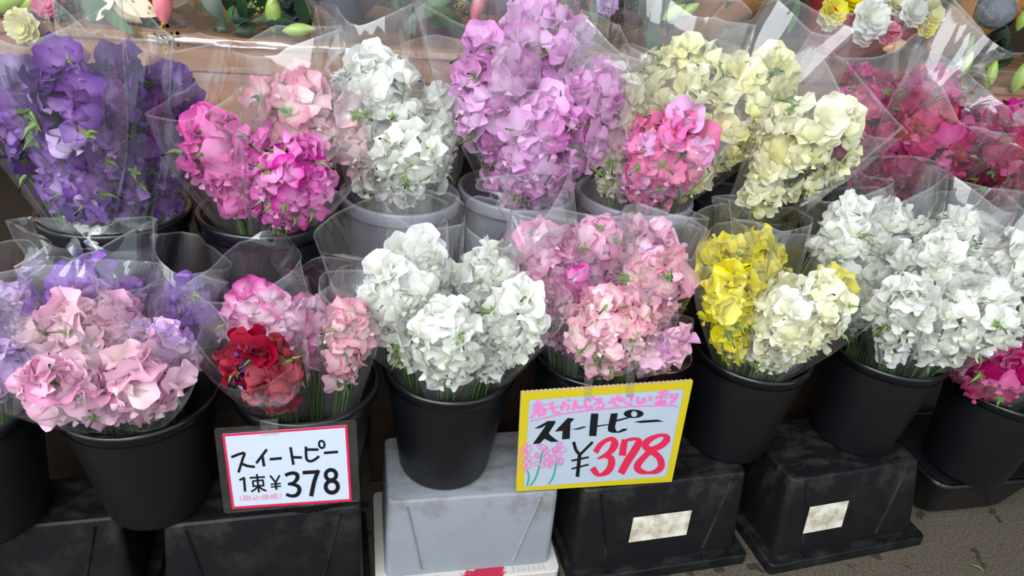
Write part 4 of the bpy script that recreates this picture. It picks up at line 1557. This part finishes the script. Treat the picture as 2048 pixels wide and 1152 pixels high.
# the one over the purple bucket
t = mixed('mixed bouquet with green lily buds, a pink carnation and goldenrod', 90, 1.93)
foliage(t, -10, 160, -20, 20, 18, 3, Y=1.88, dk=0.45)
for x, y, ax, ay, ln, r in ((70, 12, -80, 30, 0.13, 0.026), (100, -6, -70, 20, 0.10, 0.022)):
    bud(at(x, y, 1.83), img_dir(ax, ay), ln, r, M_BUD, t)
carnation(at(108, 6, 1.82), 0.035, 'coral', t, Vector((0, -1, 0.3)), 3)
carnation(at(45, 52, 1.82), 0.038, 'butter', t, Vector((-0.3, -1, 0.1)), 4, 'chrysanthemum')
sprig(at(150, 38, 1.84), 0.05, 70, M_SOLI, t, 5)
stems_to(t, [at(70, 12), at(108, 6), at(150, 38)])
cone_wrap(Vector((at(90, 110, 1.98).x, 2.05, 1.005)), at(70, -70, 1.88), 0.03, 0.17, M_FILMC, t, seed=4)

t = mixed('mixed bouquet with an ivory orchid petal, broad leaf and rose lily bud', 250, 1.95)
foliage(t, 165, 345, -20, 22, 18, 8, Y=1.88, dk=0.6)
leaf(at(165, -20, 1.83), img_dir(40, 90), 0.17, 0.036, M_LEAF, t, bend=0.1)
for dx_, dy_, ln, wd in ((8, 60, 0.11, 0.045), (-45, 30, 0.08, 0.03), (45, 22, 0.08, 0.03)):
    leaf(at(228, -8, 1.83), img_dir(dx_, dy_), ln * 1.15, wd, M_CREAMP, t, bend=0.2, name='orchid_petal')
leaf(at(205, 22, 1.83), img_dir(18, 36), 0.075, 0.018, M_MAROON, t, bend=0.1, name='orchid_lip')
bud(at(322, -12, 1.83), img_dir(-6, 60), 0.085, 0.024, M_BUDP, t)
sprig(at(285, 8, 1.85), 0.06, 80, M_SOLI, t, 6)
sprig(at(330, 75), 0.03, 26, M_SOLI, t, 16)
stems_to(t, [at(228, -8), at(322, -12), at(285, 8)])
cone_wrap(Vector((at(250, 110, 1.98).x, 2.05, 1.005)), at(300, -80, 1.88), 0.03, 0.19, M_FILMC, t, seed=6)

t = mixed('mixed bouquet with two green lily buds and dark purple statice over the salmon sweet peas', 530, 1.95)
foliage(t, 430, 630, -15, 50, 32, 21, Y=1.87, dk=0.8)
bud(at(545, 0, 1.83), img_dir(-6, 60), 0.085, 0.021, M_BUD, t)
bud(at(565, 62, 1.83), img_dir(60, -4), 0.075, 0.018, M_BUD, t)
sprig(at(590, 5), 0.06, 60, PAL['violetdk'], t, 7, 'statice_spray')
sprig(at(490, 20), 0.04, 40, M_SOLI, t, 9)
stems_to(t, [at(545, 0), at(590, 5), at(490, 20)])
cone_wrap(Vector((at(530, 110, 1.98).x, 2.05, 1.005)), at(470, -70, 1.86), 0.03, 0.20, M_FILMC, t, seed=8)

t = mixed('bouquet in deep blue paper and shiny clear film', 710, 1.98)
cone_wrap(Vector((at(700, 110, 2.0).x, 2.12, 1.005)), at(690, -60, 1.95), 0.03, 0.12, M_BLUE, t, name='blue_paper', seed=9, thick=True)
cone_wrap(Vector((at(760, 110, 2.0).x, 2.06, 1.005)), at(790, -70, 1.88), 0.03, 0.16, M_FILMC, t, seed=10, wob=0.12)
foliage(t, 650, 780, -40, -10, 8, 24)

t = mixed('mixed bouquet with a long green leaf and pale pink bud behind the lilac sweet peas', 900, 1.97)
foliage(t, 815, 960, -20, 50, 18, 31, Y=1.87)
leaf(at(905, -10, 1.83), img_dir(-70, 40), 0.13, 0.022, M_LEAF, t, bend=0.05)
bud(at(962, -15, 1.83), img_dir(-14, 50), 0.075, 0.018, M_BUDP, t)
sprig(at(925, 12), 0.04, 40, M_SOLI, t, 32)
stems_to(t, [at(962, -15), at(925, 12)])
cone_wrap(Vector((at(880, 120, 1.98).x, 2.05, 1.005)), at(870, -70, 1.88), 0.03, 0.17, M_FILMC, t, seed=12, wob=0.12)

t = mixed('mixed bouquet of dark leaves, statice and yellow-green buds behind the cream sweet peas', 1280, 1.97)
foliage(t, 1090, 1410, -20, 45, 34, 41, Y=1.87)
bud(at(1325, 40, 1.83), img_dir(40, -28), 0.07, 0.019, M_BUD, t)
bud(at(1362, 30, 1.83), img_dir(40, -26), 0.055, 0.016, M_BUD, t)
sprig(at(1130, 12), 0.06, 60, PAL['magenta'], t, 42, 'statice_spray')
sprig(at(1240, 20), 0.06, 60, PAL['violetdk'], t, 43, 'statice_spray')
carnation(at(1215, 8, 1.82), 0.03, 'lavender', t, Vector((0, -1, 0.3)), 44)
stems_to(t, [at(1325, 40), at(1130, 12), at(1240, 20)])
cone_wrap(Vector((at(1240, 120, 1.98).x, 2.06, 1.005)), at(1250, -80, 1.9), 0.03, 0.22, M_FILMC, t, seed=14, wob=0.1)

t = mixed('brown kraft paper cone in shiny clear film behind the cream sweet peas', 1510, 1.97)
cone_wrap(Vector((at(1500, 120, 1.98).x, 2.06, 1.005)), at(1540, -90, 1.86), 0.05, 0.17, M_FILMC, t, seed=15, wob=0.14)
cone_wrap(Vector((at(1470, 120, 1.98).x, 2.10, 1.005)), at(1470, -60, 2.0), 0.03, 0.14, M_KRAFT, t, name='kraft_paper', seed=16, thick=True)
foliage(t, 1400, 1600, -40, 40, 14, 51, Y=1.9)

t = mixed('carnation bouquet in red paper with white, yellow and pink blooms', 1740, 1.95)
cone_wrap(Vector((at(1735, 190, 1.95).x, 2.02, 1.005)), at(1738, 8, 1.92), 0.05, 0.205, M_REDP, t, name='red_paper', seed=17, wob=0.03, flat=0.55, thick=True)
for i, (x, y, r, pal, Y_) in enumerate(((1668, 22, 0.042, 'yellow', 1.86), (1742, 38, 0.058, 'white', 1.83), (1726, 66, 0.040, 'white', 1.84), (1778, 68, 0.038, 'coral', 1.84), (1826, 24, 0.045, 'white', 1.86),
                                       (1862, 30, 0.042, 'butter', 1.86), (1852, 52, 0.034, 'yellow', 1.85), (1656, 38, 0.036, 'cream', 1.88), (1790, 4, 0.04, 'cream', 1.92), (1700, -2, 0.045, 'yellow', 1.93),
                                       (1880, 6, 0.04, 'butter', 1.92), (1765, -10, 0.04, 'white', 1.94))):
    carnation(at(x, y, Y_), r, pal, t, Vector((0.05 * (i % 3 - 1), -1, 0.5)), 60 + i)
bud(at(1765, 98, 1.83), img_dir(55, -14), 0.075, 0.024, plain('peach_bud', (0.92, 0.72, 0.55), 0.5), t, 'rose_bud')
foliage(t, 1640, 1890, 10, 60, 16, 52, Y=1.93, dk=0.5, size=0.8)
cone_wrap(Vector((at(1740, 190, 1.95).x, 1.98, 1.005)), at(1745, -40, 1.80), 0.06, 0.25, M_FILMC, t, seed=18, wob=0.08)

t = mixed('lily bouquet with slim green buds and kraft paper over the crimson sweet peas', 1990, 1.95)
foliage(t, 1890, 2060, 20, 170, 26, 61, Y=1.96, dk=0.75, size=1.2)
foliage(t, 1890, 1965, -20, 45, 22, 62, Y=1.93, dk=0.2, size=0.55)
for x, y, ax, ay, ln, r in ((1968, 180, 6, -60, 0.085, 0.021), (2026, 186, 8, -70, 0.095, 0.023), (1892, 150, 8, -60, 0.07, 0.014), (1932, 108, 4, -50, 0.06, 0.012), (2034, 62, 10, -60, 0.07, 0.018)):
    bud(at(x, y, 1.86), img_dir(ax, ay), ln, r, M_BUD, t)
cone_wrap(Vector((at(1985, 150, 1.98).x, 2.08, 1.005)), at(2010, -30, 1.98), 0.03, 0.12, M_KRAFT, t, name='kraft_paper', seed=19, thick=True)
stems_to(t, [at(1968, 180, 1.86), at(2026, 186, 1.86), at(2034, 62, 1.86), at(1892, 150, 1.86)])
cone_wrap(Vector((at(1930, 190, 1.98).x, 2.02, 1.005)), at(1940, -40, 1.82), 0.05, 0.18, M_FILMC, t, seed=20)

# fuzzy grey pom-pom among the lilies
bm = bmesh.new()
bmesh.ops.create_icosphere(bm, subdivisions=4, radius=0.052)
for q in bm.verts:
    q.co *= 1 + 0.07 * noise.noise(q.co * 60) + 0.05 * noise.noise(q.co * 150)
    q.co.z *= 0.92
me = bpy.data.meshes.new('pom_pom')
bm.to_mesh(me)
bm.free()
me.materials.append(M_FUZZ)
me.polygons.foreach_set('use_smooth', [True] * len(me.polygons))
p = at(1990, 22, 1.80)
tag(obj('pom_pom', me, None, p), 'fuzzy grey pom-pom among the lily leaves', 'pom-pom')

# loose film laid over the front edge of the bench
rr = random.Random(5)
xa, xb = atY(300, 95, 1.77).x, atY(925, 95, 1.77).x
rows = [(2.02, 1.0025), (1.93, 1.0025), (1.85, 1.0025), (1.79, 1.003), (1.764, 1.003), (1.757, 0.994), (1.757, 0.97), (1.760, 0.94), (1.763, 0.90)]
v, f, uv, ed = [], [], [], []
nx = 60
for j, (y, z) in enumerate(rows):
    for i in range(nx + 1):
        q = i / nx
        wv = 0.010 * noise.noise(Vector((q * 14, j * 0.7, 2))) + 0.006 * noise.noise(Vector((q * 40, j * 1.5, 5)))
        v.append(Vector((xa + (xb - xa) * q, y + (wv * 0.25 if j > 4 else 0.0), z + (abs(wv) * 0.12 if j < 4 else wv * 0.2))))
        uv.append((z * 3, q * 3))
        ed.append(1.0 if j == len(rows) - 1 else 0.0)
for j in range(len(rows) - 1):
    for i in range(nx):
        q = j * (nx + 1) + i
        f.append((q, q + 1, q + nx + 2, q + nx + 1))
o = part('film_sheet', v, f, M_FILMC, uvs=uv)
o.data.attributes.new('edge', 'FLOAT', 'POINT').data.foreach_set('value', ed)
tag(o, 'loose clear wrapping film draped over the wooden bench edge', 'plastic film')

# a scrap of green stalk on the concrete
p0, p1 = atZ(1942, 1128, 0.004), atZ(1968, 1142, 0.004)
v, f = tube_vf([p0, p0.lerp(p1, 0.5) + Vector((0, 0, 0.004)), p1], [0.002, 0.003, 0.0015], 6)
tag(part('stalk_scrap', v, f, M_STEM), 'small scrap of green stalk on the concrete floor', 'plant scrap')
